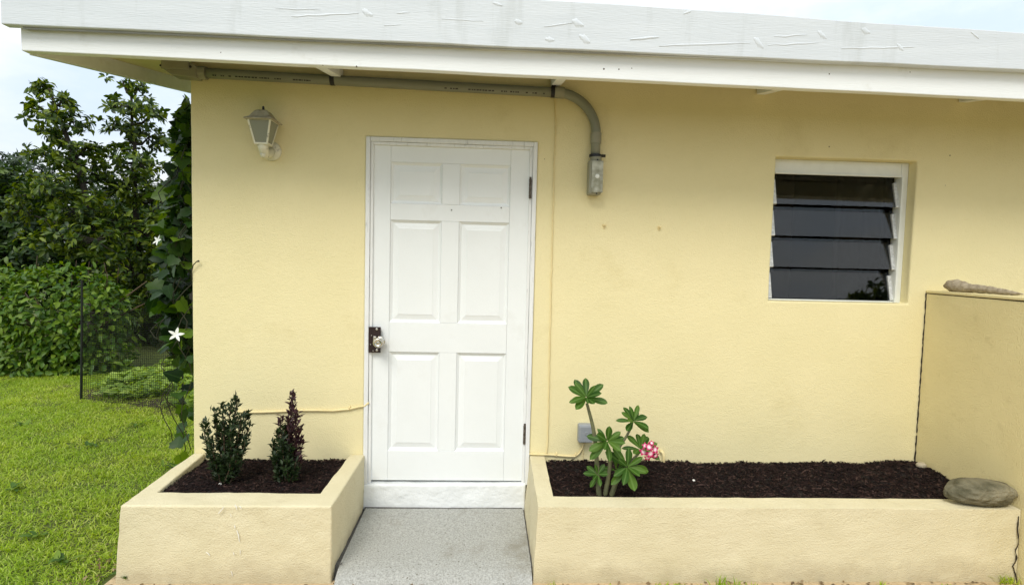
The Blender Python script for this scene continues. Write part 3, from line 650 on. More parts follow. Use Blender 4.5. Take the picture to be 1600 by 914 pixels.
# end fitting at the house corner
ka, kb = at(258.5, 97, -.05), at(309, 124, -.05)
b = MB(); zt3, zb3 = ka.z-.004, kb.z
yzp = [(ka.x, zt3), (ka.x+.145, zt3), (ka.x+.185, zt3-.02), (ka.x+.185, zb3), (ka.x+.055, zb3+.006), (ka.x, zb3+.042)]
nq = len(yzp); V = [(x, -.085, z) for x, z in yzp]+[(x, -.005, z) for x, z in yzp]
b.add(V, [tuple(range(nq)), tuple(range(2*nq-1, nq-1, -1))]+[(i, (i+1) % nq, nq+(i+1) % nq, nq+i) for i in range(nq)])
b.build('corner_fitting', 'conduit2', cd, bevel=.006)
MB().box(ka.x-.002, ka.x+.150, -.094, -.0855, zb3+.038, zt3+.002).build('cover_plate', 'conduit2', cd, bevel=.004)
MB().tube([(e0.x-.035, CY, zc(e0.x)), (e0.x+.018, CY, zc(e0.x))], R*1.28, 20).build('coupling', 'conduit2', cd)
for x in (ka.x-.004, ka.x+.158): MB().lathe([(.006, 0), (.006, .006), (.002, .009)], (x, -.088, zt3-.03), (0, -1, 0), 8).build('screw', 'black', cd)
# faint maker's print along the pipe (illegible dashes in the photo)
b = MB(); x = at(335, 120, CY).x; xend = at(852, 150, CY).x; rr = random.Random(4)
gapz = [(at(487, 0, CY).x, at(695, 0, CY).x)]
while x < xend:
    w = rr.uniform(.006, .016)
    if not any(a < x < c for a, c in gapz) and rr.random() < .72:
        th0 = -.62; zc_ = zc(x); V = []
        for (dx, a) in ((0, th0-.13), (w, th0-.13), (w, th0+.13), (0, th0+.13)): V.append((x+dx, CY-(R+.0006)*math.cos(a), zc_+(R+.0006)*math.sin(a)))
        b.add(V, [(0, 1, 2, 3)])
    x += w+rr.uniform(.002, .007)
b.build('printed_marking', 'black', cd, kind='stuff')

# ---- cables
def cable(name, label, pts, r, Y=-.008, mat='wire_y', n=8, wob=.001, cat='cable'):
    P = []
    pp = [at(x, y, Y) for x, y in pts]
    for a, c in zip(pp[:-1], pp[1:]):
        k = max(2, int((c-a).length/.03))
        for i in range(k):
            q = a.lerp(c, i/k); P.append(q+Vector((wob*mnoise.noise(q*25), 0, wob*mnoise.noise(q*25+Vector((9, 0, 0))))))
    P.append(pp[-1]); base = P[0]
    o = MB().tube(P, r, n).build(name, mat, base=base, smooth=True)
    return tag(o, label, cat)
cable('cable', 'yellow painted cable on the wall behind the shrubs left of the door', [(372, 643), (400, 644), (432, 643), (470, 641), (500, 641), (520, 641.5), (545, 639), (560, 635.5), (570, 634), (576, 629)], .0062)
cable('cable', 'thin painted wire running down the wall right of the door', [(867, 148), (868, 190), (866, 260), (864, 330), (862, 420), (860, 500), (858.5, 570), (857, 640), (855, 712)], .0035, wob=.004)
cable('cable', 'yellow painted cable from the door frame up to grey box', [(827, 709), (845, 709.5), (868, 711), (885, 712.5), (899, 713), (906, 707), (911, 698), (913, 688)], .006)
cable('cable', 'short thin wire hanging from the grey box into mulch', [(911.5, 690), (911, 715), (911.5, 738)], .0028)
for (x, y) in ((546, 638), (869, 710.5), (899, 711)):
    c = at(x, y, -.008); MB().tube([(c.x-.002, -.001, c.z-.012), (c.x, -.016, c.z-.004), (c.x+.001, -.016, c.z+.006), (c.x+.002, -.001, c.z+.014)], .004, 6).build('cable_clip', 'wire_y', house)
# ---- electrical box, pipe stub, wall plugs
a, c = at(903.5, 662, -.03), at(925.5, 690.5, -.03)
eb = thing('electrical_box', 'small grey electrical box low on the wall behind the desert rose', 'box', (a.x, 0, c.z))
MB().box(a.x, c.x, -.052, .004, c.z, a.z).build('box_body', 'ebox', eb, bevel=.012, seg=3)
MB().box(a.x+.006, c.x-.004, -.060, -.0525, c.z+.006, a.z-.008).build('box_cover', 'ebox', eb, bevel=.006, seg=2)
MB().lathe([(.013, 0), (.012, .003), (.007, .004), (.006, .002), (0, .002)], ((a.x+c.x)/2+.004, -.060, (a.z+c.z)/2+.004), (0, -1, 0), 16).build('box_plug', 'ebox', eb)
q = at(1036, 708, -.02); o = MB().tube([(q.x-.012, .0, q.z+.006), (q.x-.008, -.018, q.z+.010), (q.x, -.026, q.z+.002), (q.x+.004, -.028, q.z-.03), (q.x+.005, -.028, q.z-.11)], .009, 10).build('pipe_stub', 'wire_y', base=(q.x, -.02, q.z-.1), smooth=True)
tag(o, 'thin cream bent pipe stub rising from mulch right of pink flower', 'pipe')
for i, (x, y) in enumerate(((944, 352), (1030, 355))):
    q = at(x, y, 0); o = MB().lathe([(.013, -.003), (.011, .002), (.006, .004), (.006, .014), (.008, .016), (.004, .019)], q, (0, -1, .15), 10)
    o.lathe([(.006, -.002), (.005, .004), (0, .006)], q-Vector((0, 0, .016)), (0, -1, -.2), 8)
    o = o.build('wall_plug', 'wire_y', base=q); tag(o, ('small painted wall plug, the one nearer the conduit', 'small painted wall plug, the one nearer the window')[i], 'wall plug', 'wall plugs on the yellow wall')

# ================================================================== stones and wood
def stone(name, label, cat, c, r, mat, seed, amp=.12, sub=4, rot=0, sq=2.4):
    bm = bmesh.new(); bmesh.ops.create_icosphere(bm, subdivisions=sub, radius=1)
    for v in bm.verts:
        d = v.co.copy(); k = (abs(d.x)**sq+abs(d.y)**sq+abs(d.z)**sq)**(-1/sq)
        w = 1+amp*mnoise.noise(d*1.3+Vector((seed, 0, 0)))+amp*.35*mnoise.noise(d*4+Vector((0, seed, 0)))
        v.co = Vector((d.x*r[0], d.y*r[1], d.z*r[2]))*k*w
    bmesh.ops.rotate(bm, verts=bm.verts, cent=(0, 0, 0), matrix=Matrix.Rotation(rot, 3, 'Z'))
    me = bpy.data.meshes.new(name); bm.to_mesh(me); bm.free(); me.materials.append(mt[mat]); me.polygons.foreach_set('use_smooth', [True]*len(me.polygons))
    o = bpy.data.objects.new(name, me); COL.objects.link(o); o.location = c; return tag(o, label, cat)
stone('river_stone', 'large mottled grey green stone on the long planter corner', 'stone', (3.275, -.648, .445), (.170, .085, .064), 'rock', 2.0, .16, 5)
q = at(1438, 746, -.13); stone('pebble', 'tan rounded pebble on the mulch in the far right corner', 'pebble', (q.x, -.13, hr(q.x, -.13)+.016), (.030, .022, .018), 'pebble', 4.0, .1, 3)
for (x, y, Y, l, nm) in ((344, 741, -.42, 'tiny white pebble on the mulch beside the green shrub', lp), (1084, 745, -.3, 'tiny pale pebble on mulch right of the desert rose', rp)):
    q = at(x, y, Y); stone('pebble', l, 'pebble', (q.x, Y, (hl if nm is lp else hr)(q.x, Y)+.008), (.008, .007, .006), 'chip', 1.3, .2, 2)
# driftwood on the low wall
dw = MB(); z0 = LZ+.003
def wood(y): return y
pts = [(LX+.035, -.10, z0+.030), (LX+.045, -.125, z0+.034), (LX+.055, -.16, z0+.034), (LX+.065, -.195, z0+.028), (LX+.075, -.225, z0+.024), (LX+.085, -.27, z0+.024), (LX+.10, -.34, z0+.020), (LX+.115, -.41, z0+.014), (LX+.13, -.47, z0+.009), (LX+.14, -.50, z0+.006)]
ra = [.016, .033, .038, .034, .026, .023, .021, .016, .010, .004]
P2 = []; R2 = []
for i in range(len(pts)-1):
    for k in range(4): P2.append(Vector(pts[i]).lerp(Vector(pts[i+1]), k/4)); R2.append(ra[i]+(ra[i+1]-ra[i])*k/4)
P2.append(Vector(pts[-1])); R2.append(ra[-1])
dw.tube(P2, R2, 16)
dw.v = [tuple(Vector(p)+Vector((0, 0, .006*mnoise.noise(Vector(p)*45)))+Vector((.006*mnoise.noise(Vector(p)*38), 0, 0))) for p in dw.v]
o = dw.build('driftwood', 'drift', base=(LX+.08, -.25, LZ), smooth=True); tag(o, 'bleached club shaped driftwood lying on the low wall', 'driftwood')

# ================================================================== planted things
def leafmesh(name, mat, outline, fold=.12, droop=.18, n=10):
    """unit-length leaf, x along, y across, shared by all its copies"""
    V = []; F = []
    for i in range(n):
        t = i/(n-1); w = outline(t); z = -droop*t*t
        V += [(t, -w, z+fold*w), (t, 0, z), (t, w, z+fold*w)]
    for i in range(n-1):
        F += [(3*i, 3*i+3, 3*i+4, 3*i+1), (3*i+1, 3*i+4, 3*i+5, 3*i+2)]
    me = bpy.data.meshes.new(name); me.from_pydata(V, [], F); me.materials.append(mt[mat]); me.polygons.foreach_set('use_smooth', [True]*len(F)); return me
def place(me, name, parent, p, d, up, s, sy=1.0):
    d = Vector(d).normalized(); y = Vector(up).cross(d)
    if y.length < 1e-4: y = d.orthogonal()
    y.normalize(); z = d.cross(y)
    o = bpy.data.objects.new(name, me); COL.objects.link(o); o.parent = parent
    q = Vector(p)-wloc(parent)
    o.matrix_local = Matrix.Translation(q) @ Matrix(((d.x, y.x, z.x, 0), (d.y, y.y, z.y, 0), (d.z, y.z, z.z, 0), (0, 0, 0, 1))) @ Matrix.Diagonal((s, s*sy, s, 1))
    return o
# ---- desert rose
AY = -.50
ab = at(940, 772, AY); aden = thing('desert_rose', 'desert rose plant with leafy rosettes and pink white flowers', 'plant', (ab.x, AY, .345))
ob = lambda t: .185*(max(0, math.sin(math.pi*min(1, .02+.98*t**1.7))))**.6+.012*(1-t)
aL = [leafmesh('leaf', 'aden', ob, .14, .10), leafmesh('leaf', 'aden', ob, .10, .22), leafmesh('leaf', 'aden', lambda t: ob(t)*.85, .25, .30), leafmesh('leaf', 'aden', lambda t: ob(t)*.9, .45, .05), leafmesh('leaf', 'aden', ob, -.15, .38)]
def stemtube(pts, r0, r1, parent, Ys=None, name='stem', mat='stem'):
    P = [at(x, y, (Ys[i] if Ys else AY)) for i, (x, y) in enumerate(pts)]
    # smooth
    Q = []
    for i in range(len(P)-1):
        a, b_, c, d_ = P[max(i-1, 0)], P[i], P[i+1], P[min(i+2, len(P)-1)]
        for k in range(5):
            t = k/5; Q.append(.5*((2*b_)+(c-a)*t+(2*a-5*b_+4*c-d_)*t*t+(3*b_-a-3*c+d_)*t**3))
    Q.append(P[-1]); m = len(Q)
    MB().tube(Q, [r0+(r1-r0)*i/(m-1) for i in range(m)], 10).build(name, mat, parent, smooth=True)
stemtube([(936, 775), (934, 745), (932, 715), (930, 690), (926, 665), (921, 645), (917, 630)], .015, .0075, aden)
stemtube([(945, 775), (950, 748), (953, 725), (951, 710), (949, 696)], .013, .007, aden, [AY, AY-.01, AY-.02, AY-.03, AY-.03])
stemtube([(955, 775), (962, 755), (968, 745), (978, 732)], .014, .008, aden, [AY, AY-.02, AY-.03, AY-.05])
stemtube([(950, 735), (957, 715), (968, 698), (979, 681), (986, 668)], .010, .006, aden, [AY, AY+.02, AY+.04, AY+.05, AY+.06])
stemtube([(970, 742), (985, 722), (996, 710), (1002, 704)], .009, .006, aden, [AY-.03, AY, AY+.02, AY+.02])
stemtube([(934, 750), (933, 742)], .008, .006, aden)
def rosette(x, y, Y, n, L_, up, seed, rise=.35):
    rr = random.Random(seed); p = at(x, y, Y); up = Vector(up).normalized(); a = up.orthogonal().normalized(); b_ = up.cross(a)
    for i in range(n):
        t = 2.4*i+rr.uniform(-.25, .25); f = i/n; el = rise+f*1.0+rr.uniform(-.15, .15)-.35
        d = (a*math.cos(t)+b_*math.sin(t))*math.cos(el)+up*math.sin(el)
        place(rr.choice(aL), 'leaf', aden, p+d*.006+up*(.012*f), d, up+Vector((0, -.15, 0)), L_*rr.uniform(.85, 1.25)*(1-.3*f), rr.uniform(.9, 1.15))
rosette(916, 622, AY, 14, .100, (-.1, -.75, .75), 1)
rosette(989, 659, AY+.06, 12, .092, (.1, -.65, .8), 2)
rosette(948, 690, AY-.03, 13, .098, (.0, -.8, .6), 3)
rosette(979, 730, AY-.05, 13, .112, (.1, -.8, .6), 4, .25)
rosette(934, 742, AY-.01, 9, .075, (-.2, -.7, .6), 5)
rosette(1000, 703, AY+.02, 9, .095, (.1, -.5, .85), 6)
rosette(962, 735, AY-.0, 6, .07, (.2, -.6, .7), 8)
def flowermesh(name, mat, npet, w, cup, pts=6, taper=.7):
    V = []; F = []
    for k in range(npet):
        t0 = 2*math.pi*k/npet; d = Vector((math.cos(t0), math.sin(t0), 0)); s_ = Vector((-math.sin(t0), math.cos(t0), 0)); k0 = len(V)
        for i in range(pts):
            t = i/(pts-1); ww = w*math.sin(math.pi*(.12+.86*t**taper)); z = cup*t*(1-t*.6)
            c = d*t; V += [tuple(c-s_*ww+Vector((0, 0, z+.03))), tuple(c+Vector((0, 0, z))), tuple(c+s_*ww+Vector((0, 0, z+.03)))]
        for i in range(pts-1):
            q = k0+3*i; F += [(q, q+3, q+4, q+1), (q+1, q+4, q+5, q+2)]
    me = bpy.data.meshes.new(name); me.from_pydata(V, [], F); me.materials.append(mt[mat]); me.polygons.foreach_set('use_smooth', [True]*len(F)); return me
fm = flowermesh('flower', 'rose', 5, .36, .35)
for i, (x, y, dx, dz, s_) in enumerate(((1006, 705, -.4, .1, .026), (1014, 698, 0, .5, .024), (1016, 708, .1, -.1, .027), (1023, 702, .5, .2, .026), (1012, 714, -.1, -.5, .022), (1024, 711, .5, -.4, .022), (1008, 696, -.4, .5, .018), (1018, 692, .2, .8, .016))):
    q = at(x, y, AY-.02-.012*(i % 3)); d = Vector((.8, 0, .3)); up = Vector((dx, -1, dz)).normalized(); d = (d-up*d.dot(up)).normalized()
    place(fm, 'flower', aden, q, d, up, s_)
# ---- shrubs in the left planter
def shrub(label, stems, base_px, Y, seed, splits):
    rr = np.random.default_rng(seed); bp_ = at(*base_px, Y); t = thing('shrub', label, 'shrub', (bp_.x, Y, .35), 'shrubs in the left planter')
    tb = MB(); parts = {}
    for (x, y, dy, m, r0) in stems:
        tip = at(x, y, Y+dy); b0 = bp_+Vector((rr.uniform(-.02, .02), rr.uniform(-.02, .02), -.02)); b0.z = .34
        mid = b0.lerp(tip, .45)+Vector(((tip.x-b0.x)*.22, 0, -.01)); Q = []
        for i in range(13):
            s_ = i/12; Q.append(b0*(1-s_)**2+mid*2*s_*(1-s_)+tip*s_*s_)
        tb.tube(Q, [.006*(1-.7*i/12) for i in range(13)], 6)
        n = int(150*r0); s_ = rr.uniform(.12, 1, n)**.85; idx = np.clip((s_*12).astype(int), 0, 11); fr_ = s_*12-idx
        Qa = np.array([tuple(q) for q in Q]); P = Qa[idx]*(1-fr_[:, None])+Qa[idx+1]*fr_[:, None]; T = norm(Qa[idx+1]-Qa[idx])
        P = P+rr.normal(0, .007, P.shape)
        out_ = norm(rr.normal(0, 1, P.shape)); D = norm(out_*.8+T*.75+np.array([0, 0, .15])); U = norm(T+rr.normal(0, .3, P.shape))
        parts.setdefault(m, []).append(leaves(P, D, U, rr.uniform(.024, .044, n), rr.uniform(.011, .017, n), T_SMALL))
    tb.build('stem', 'twig', t, smooth=True)
    for m, pl in parts.items():
        V, F = merge(pl); o = npmesh('foliage', V, F, m, t)
        if m == 'shrubp': o['label'] = 'withered purple foliage'
    return t
sg = 'shrub'
shrub('wide dark green leafy shrub at the left of the left planter', [(322, 660, 0, sg, .9), (335, 642, .05, sg, 1), (348, 632, -.04, sg, 1.1), (360, 634, .06, sg, 1), (370, 620, 0, sg, 1.2), (377, 650, -.06, sg, 1.1), (386, 645, .03, sg, 1.1), (390, 665, 0, sg, .9), (383, 690, -.05, sg, .8), (330, 690, -.06, sg, .8), (360, 670, -.08, sg, 1.2), (345, 665, .02, sg, 1.2), (328, 715, -.05, sg, .6), (372, 705, -.09, sg, .8), (345, 710, -.11, sg, .7), (360, 720, -.10, sg, .6), (318, 668, .06, sg, .5)], (352, 738), -.37, 11, None)
sp_ = 'shrubp'
shrub('narrow purple brown and green shrub nearest the door', [(458, 613, 0, sp_, 1.2), (455, 632, .02, sp_, 1), (464, 645, -.02, sp_, 1), (438, 650, .0, sp_, .8), (469, 668, .03, sp_, .9), (471, 690, .0, sp_, .8), (466, 710, -.03, sp_, .6), (452, 655, -.04, sp_, 1), (445, 668, -.04, sg, 1), (434, 675, -.05, sg, 1.1), (428, 692, -.02, sg, 1), (441, 690, -.08, sg, 1.1), (452, 700, -.07, sg, .8), (430, 715, -.06, sg, .8), (448, 722, -.09, sg, .7), (462, 722, -.06, sg, .5)], (448, 735), -.34, 12, None)

# ---- vine up the side wall
vine = thing('vine', 'dark climbing vine with white star flowers on the house corner', 'vine', (-1.2, .3, 0))
def lobed(name, mat):
    pts = [(0, 0), (-.10, .22), (.02, .46), (.26, .44), (.40, .52), (.60, .30), (.78, .22), (1.0, 0)]
    rim = pts+[(x, -y) for x, y in pts[-2:0:-1]]
    V = [(x, y, .16*abs(y)-.18*x*x+.02*math.sin(9*x)) for x, y in rim]+[(.3, 0, -.03)]; n = len(rim); F = [(i, (i+1) % n, n) for i in range(n)]
    me = bpy.data.meshes.new(name); me.from_pydata(V, [], F); me.materials.append(mt[mat]); me.polygons.foreach_set('use_smooth', [True]*n); return me
vl = lobed('leaf', 'vine')
rr = random.Random(21)
vst = []
for k, (x0, y0, Y0, x1, y1, Y1) in enumerate(((275, 730, .35, 288, 180, .25), (262, 690, .5, 262, 300, .4), (290, 700, .12, 292, 230, .10), (270, 640, .25, 240, 440, .5), (285, 560, .15, 262, 260, .2), (292, 470, .1, 284, 150, .4))):
    P = []
    for i in range(22):
        t = i/21; q = at(x0+(x1-x0)*t, y0+(y1-y0)*t, Y0+(Y1-Y0)*t); P.append(q+Vector((.05*math.sin(i*1.1+k), .04*math.cos(i*.8+k*2), 0)))
    MB().tube(P, .0028, 6).build('stem', 'vinestem', vine, smooth=True); vst.append(P)
outl = [(170, 284), (220, 276), (270, 268), (320, 255), (360, 248), (400, 240), (440, 232), (480, 238), (520, 255), (560, 268), (620, 276), (680, 278), (730, 270)]
def vleft(y):
    for (ya, xa), (yb, xb) in zip(outl[:-1], outl[1:]):
        if ya <= y <= yb: return xa+(xb-xa)*(y-ya)/(yb-ya)
    return 285
cnt = 0
while cnt < 290:
    y = rr.uniform(165, 735)
    if y > 540 and rr.random() < .68: continue
    xl = vleft(y); x = xl+(300-xl)*rr.random()**.8; Y = rr.uniform(.06, .75)
    p = at(x, y, Y)
    if p.x > HX0-.02: continue
    d = Vector((rr.uniform(-1, .6), rr.uniform(-1, .8), rr.uniform(-1.0, .5))); up = Vector((rr.uniform(-1.2, .6), rr.uniform(-1, .3), rr.uniform(.2, 1.2)))
    place(vl, 'leaf', vine, p, d, up, rr.uniform(.05, .11), rr.uniform(.9, 1.25)); cnt += 1
rgv = np.random.default_rng(9); nI = 650; yy = rgv.uniform(175, 560, nI); PI_ = np.array([tuple(at(vleft(y_)+(299-vleft(y_))*(.25+.75*rgv.random()), y_, rgv.uniform(.25, .9))) for y_ in yy]); PI_ = PI_[PI_[:, 0] < HX0-.03]; nI = len(PI_)
mt['vine_shade'] = leafmat('shaded_vine_leaf', [(.006, .018, .005), (.010, .03, .006), (.016, .045, .008)], rough=.5, trans=.2, spec=.2)  # darker copy of the vine leaf, inner shade put into the colour
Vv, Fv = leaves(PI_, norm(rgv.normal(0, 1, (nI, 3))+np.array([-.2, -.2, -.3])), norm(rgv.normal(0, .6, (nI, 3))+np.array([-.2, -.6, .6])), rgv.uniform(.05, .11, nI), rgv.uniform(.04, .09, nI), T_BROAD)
npmesh('inner_foliage', Vv, Fv, 'vine_shade', vine, kind='stuff')
wf_ = flowermesh('flower', 'petal', 5, .19, .40, 7, .95)
for (x, y, s_, Y) in ((275, 523, .045, -.02), (247, 376, .038, .16)):
    q = at(x, y, Y); up = Vector((.55 if s_ > .04 else -.5, -1, .45)).normalized(); d = Vector((.25, 0, 1)); d = (d-up*d.dot(up)).normalized()
    f_ = place(wf_, 'flower', vine, q, d, up, s_)
    f_['label'] = 'white five petalled star flower'
q = at(298, 440, -.004); MB().tube([at(299, 440, -.004), at(299.5, 425, -.006), at(302, 414, -.02), at(307, 409, -.02), at(311, 408, -.02)], [.003, .003, .003, .003, .006], 6).build('tendril', 'vinestem', vine, smooth=True)

# ================================================================== netting fence
nf = thing('netting_fence', 'black plastic netting fence on thin posts beside the house', 'fence', at(126, 625, 2.657))
pb_ = at(126, 625, 2.657); pt_ = at(128, 438, 2.657); pe = at(286, 643, 2.22); pet = at(284, 470, 2.22)
MB().tube([pb_-Vector((0, 0, .1)), pb_.lerp(pt_, .5)+Vector((.005, 0, 0)), pt_], [.012, .011, .010], 8).build('post', 'netting', nf)
MB().tube([pe-Vector((0, 0, .1)), pet], .009, 8).build('post', 'netting', nf)
nb = MB(); nu, nv = 52, 42
tl = at(128, 487, 2.657); tr = at(284, 474, 2.22)
def npnt(u, v):
    b0 = pb_.lerp(pe, u); t0 = tl.lerp(tr, u); p = b0.lerp(t0, v)
    p = p+Vector((0, -.05*math.sin(math.pi*u)*v+.02*mnoise.noise(Vector((u*5, v*3, 0))), -.03*math.sin(math.pi*u)*v+.015*mnoise.noise(Vector((u*4, v*4, 3)))))
    return p
for i in range(nu+1): nb.tube([npnt(i/nu, v) for v in np.linspace(0, 1, 10)], .0017, 3, caps=False)
for j in range(nv+1): nb.tube([npnt(u, j/nv) for u in np.linspace(0, 1, 14)], .0021, 3, caps=False)
nb.build('net', 'netting', nf)

# ================================================================== trees and bushes
def blobs_leaves(blobs, ntips, nl, L_, W_, rg, tpl, droop=.25, spread=1.0, shell=.55):
    parts = []; tips = []
    vol = np.array([b[1][0]*b[1][1]*b[1][2] for b in blobs])**.75; cnts = (ntips*vol/vol.sum()).astype(int)+3
    for (c, r), m in zip(blobs, cnts):
        c = np.array(c); r = np.array(r); d = norm(rg.normal(0, 1, (m, 3))); rad = rg.uniform(shell, 1, m)**.6*(1+.28*rg.normal(0, 1, m).clip(-1, 1.2))
        P = c+d*r*rad[:, None]; ax = norm(d*.8+np.array([0, 0, .45])+rg.normal(0, .35, (m, 3)))
        tips.append((c, P))
        k = nl; A = np.repeat(ax, k, 0); PP = np.repeat(P, k, 0); n = len(PP)
        rad_ = norm(np.cross(A, rg.normal(0, 1, (n, 3)))); el = rg.uniform(-.25, .9, n)[:, None]
        D = norm(rad_*spread+A*el-np.array([0, 0, droop])); U = norm(A+rg.normal(0, .35, (n, 3)))
        PP = PP+D*.015-A*rg.uniform(0, .10, n)[:, None]*(L_/.12)
        parts.append(leaves(PP, D, U, L_*rg.uniform(.65, 1.2, n), W_*rg.uniform(.8, 1.2, n), tpl))
    return merge(parts), tips
def tree(name, label, cat, base, trunk, blobs, ntips, nl, L_, W_, mat, seed, tpl=T_BROAD, group=None, twig=.25, tr=.07, **kw):
    rg = np.random.default_rng(seed); t = thing(name, label, cat, base, group)
    (V, F), tips = blobs_leaves(blobs, ntips, nl, L_, W_, rg, tpl, **kw); npmesh('crown', V, F, mat, t)
    b = MB(); tk = [Vector(p) for p in trunk]; Q = []
    for i in range(len(tk)-1):
        for k in range(6):
            q = tk[i].lerp(tk[i+1], k/6); Q.append(q+Vector((.03*mnoise.noise(q*2.3), .03*mnoise.noise(q*2.3+Vector((5, 0, 0))), 0)))
    Q.append(tk[-1]); m = len(Q); b.tube(Q, [tr*(1-.75*i/(m-1)) for i in range(m)], 9)
    for (c, P) in tips:
        c = Vector(c); s_ = min((q for q in Q if q.z < c.z-.05), key=lambda q: (q-c).length, default=Q[0])
        mid = s_.lerp(c, .5)+Vector((0, 0, -.06)); b.tube([s_, mid, c], [tr*.38, tr*.28, tr*.16], 6)
        for p in P[rg.random(len(P)) < twig]:
            p = Vector(p); b.tube([c, c.lerp(p, .5)+Vector((0, 0, -.02)), p], [tr*.13, tr*.09, tr*.04], 4, caps=False)
    b.build('trunk', 'bark', t, smooth=True); return t
def B(x, y, Y, rx, ry, ryd=None):
    s_ = pxm(Y); return (tuple(at(x, y, Y)), (rx*s_, (ryd if ryd else rx)*s_, ry*s_))
Y1 = 5.6
def gnd(x, Y): p = at(x, 500, Y); return (p.x, Y, 0)
tree('tree', 'tall thin broadleaf tree, left of the two rising above the bush', 'tree', gnd(140, Y1), [gnd(140, Y1), at(150, 420, Y1), at(137, 320, Y1), at(120, 250, Y1), at(95, 190, Y1), at(78, 140, Y1)],
     [B(66, 134, Y1, 22, 14), B(98, 152, Y1, 18, 12), B(70, 172, Y1-.2, 30, 16), B(112, 190, Y1, 26, 18), B(88, 210, Y1+.2, 26, 20), B(135, 232, Y1, 18, 12), B(65, 238, Y1, 22, 14), B(115, 245, Y1-.1, 34, 22), B(150, 275, Y1+.3, 34, 24), B(90, 290, Y1-.3, 40, 24), B(55, 300, Y1, 34, 18), B(128, 325, Y1-.2, 40, 24), B(30, 330, Y1, 30, 18), B(150, 375, Y1-.4, 46, 28), B(95, 370, Y1-.4, 46, 26), B(165, 430, Y1-.5, 34, 30)],
     300, 12, .115, .042, 'tree1', 31, group='trees behind the bush', twig=.6)
Y2 = 6.2
tree('tree', 'tall dense broadleaf tree, right of the two rising above the bush', 'tree', gnd(222, Y2), [gnd(222, Y2), at(222, 430, Y2), at(212, 330, Y2), at(210, 240, Y2), at(205, 150, Y2)],
     [B(192, 128, Y2, 16, 12), B(215, 140, Y2, 16, 14), B(178, 158, Y2, 16, 12), B(205, 168, Y2-.2, 30, 20), B(238, 178, Y2, 18, 18), B(195, 205, Y2, 34, 22), B(232, 215, Y2+.2, 28, 24), B(178, 245, Y2, 30, 22), B(220, 255, Y2-.2, 38, 28), B(198, 300, Y2, 44, 28), B(245, 310, Y2, 36, 36), B(170, 345, Y2-.3, 44, 26), B(225, 365, Y2-.2, 44, 30), B(205, 420, Y2-.3, 44, 34), B(262, 400, Y2-.3, 36, 40), B(240, 470, Y2-.3, 44, 34)],
     345, 12, .12, .044, 'tree1', 32, group='trees behind the bush', twig=.6)
Y3 = 4.4
tree('tree', 'slender light green tree close behind the house corner', 'tree', gnd(300, Y3), [gnd(300, Y3), at(302, 400, Y3), at(300, 300, Y3), at(296, 180, Y3)],
     [B(294, 185, Y3, 14, 22), B(283, 215, Y3, 16, 16), B(296, 250, Y3, 22, 28), B(290, 300, Y3, 30, 30), B(296, 360, Y3, 32, 36)], 90, 9, .15, .055, 'tree1', 33, group='trees behind the bush', twig=.5)
tree('tree', 'dark rounded tree filling the left edge behind the bush', 'tree', gnd(10, 7.4), [gnd(10, 7.4), at(10, 400, 7.4), at(15, 300, 7.4)],
     [B(0, 285, 7.4, 44, 34), B(40, 300, 7.4, 44, 30), B(-50, 320, 7.4, 60, 60), B(20, 350, 7.2, 60, 45), B(80, 355, 7.6, 50, 45), B(50, 410, 7.2, 70, 50), B(-40, 420, 7.2, 70, 60)],
     850, 10, .15, .06, 'tree2', 34, group='trees behind the bush')
tree('tree', 'dark leafy tree filling the gap between bush and vine', 'tree', gnd(210, 8.2), [gnd(210, 8.2), at(210, 440, 8.2), at(205, 360, 8.2)],
     [B(140, 345, 8.2, 50, 34), B(200, 350, 8.4, 50, 40), B(255, 345, 8.2, 44, 44), B(120, 395, 8, 50, 40), B(180, 410, 8, 55, 45), B(240, 410, 8, 50, 50), B(290, 400, 8, 40, 60), B(215, 460, 8, 70, 45), B(280, 470, 7.8, 50, 50), B(140, 455, 8.2, 60, 45)],
     1150, 10, .15, .06, 'tree2', 35, group='trees behind the bush')
tree('tree', 'pale hazy tree far behind at the left edge', 'tree', gnd(25, 16), [gnd(25, 16), at(25, 350, 16), at(25, 270, 16)],
     [B(5, 252, 16, 26, 18), B(35, 250, 16.5, 24, 16), B(60, 262, 16, 22, 16), B(10, 290, 16, 40, 26), B(60, 300, 16, 36, 26), B(-50, 270, 16, 40, 36), B(150, 300, 17, 60, 30), B(240, 310, 17, 60, 30)], 600, 8, .20, .08, 'far', 36, T_SMALL, group='trees behind the bush')
tree('shrub', 'dark undergrowth shrub behind the netting fence', 'shrub', gnd(230, 6.3), [gnd(230, 6.3), at(230, 520, 6.3), at(228, 480, 6.3)],
     [B(200, 505, 6.4, 50, 36), B(255, 500, 6.3, 50, 40), B(295, 490, 6.2, 40, 60), B(170, 490, 6.6, 50, 40), B(120, 500, 6.8, 60, 50)], 420, 8, .12, .05, 'tree2', 37, T_SMALL)
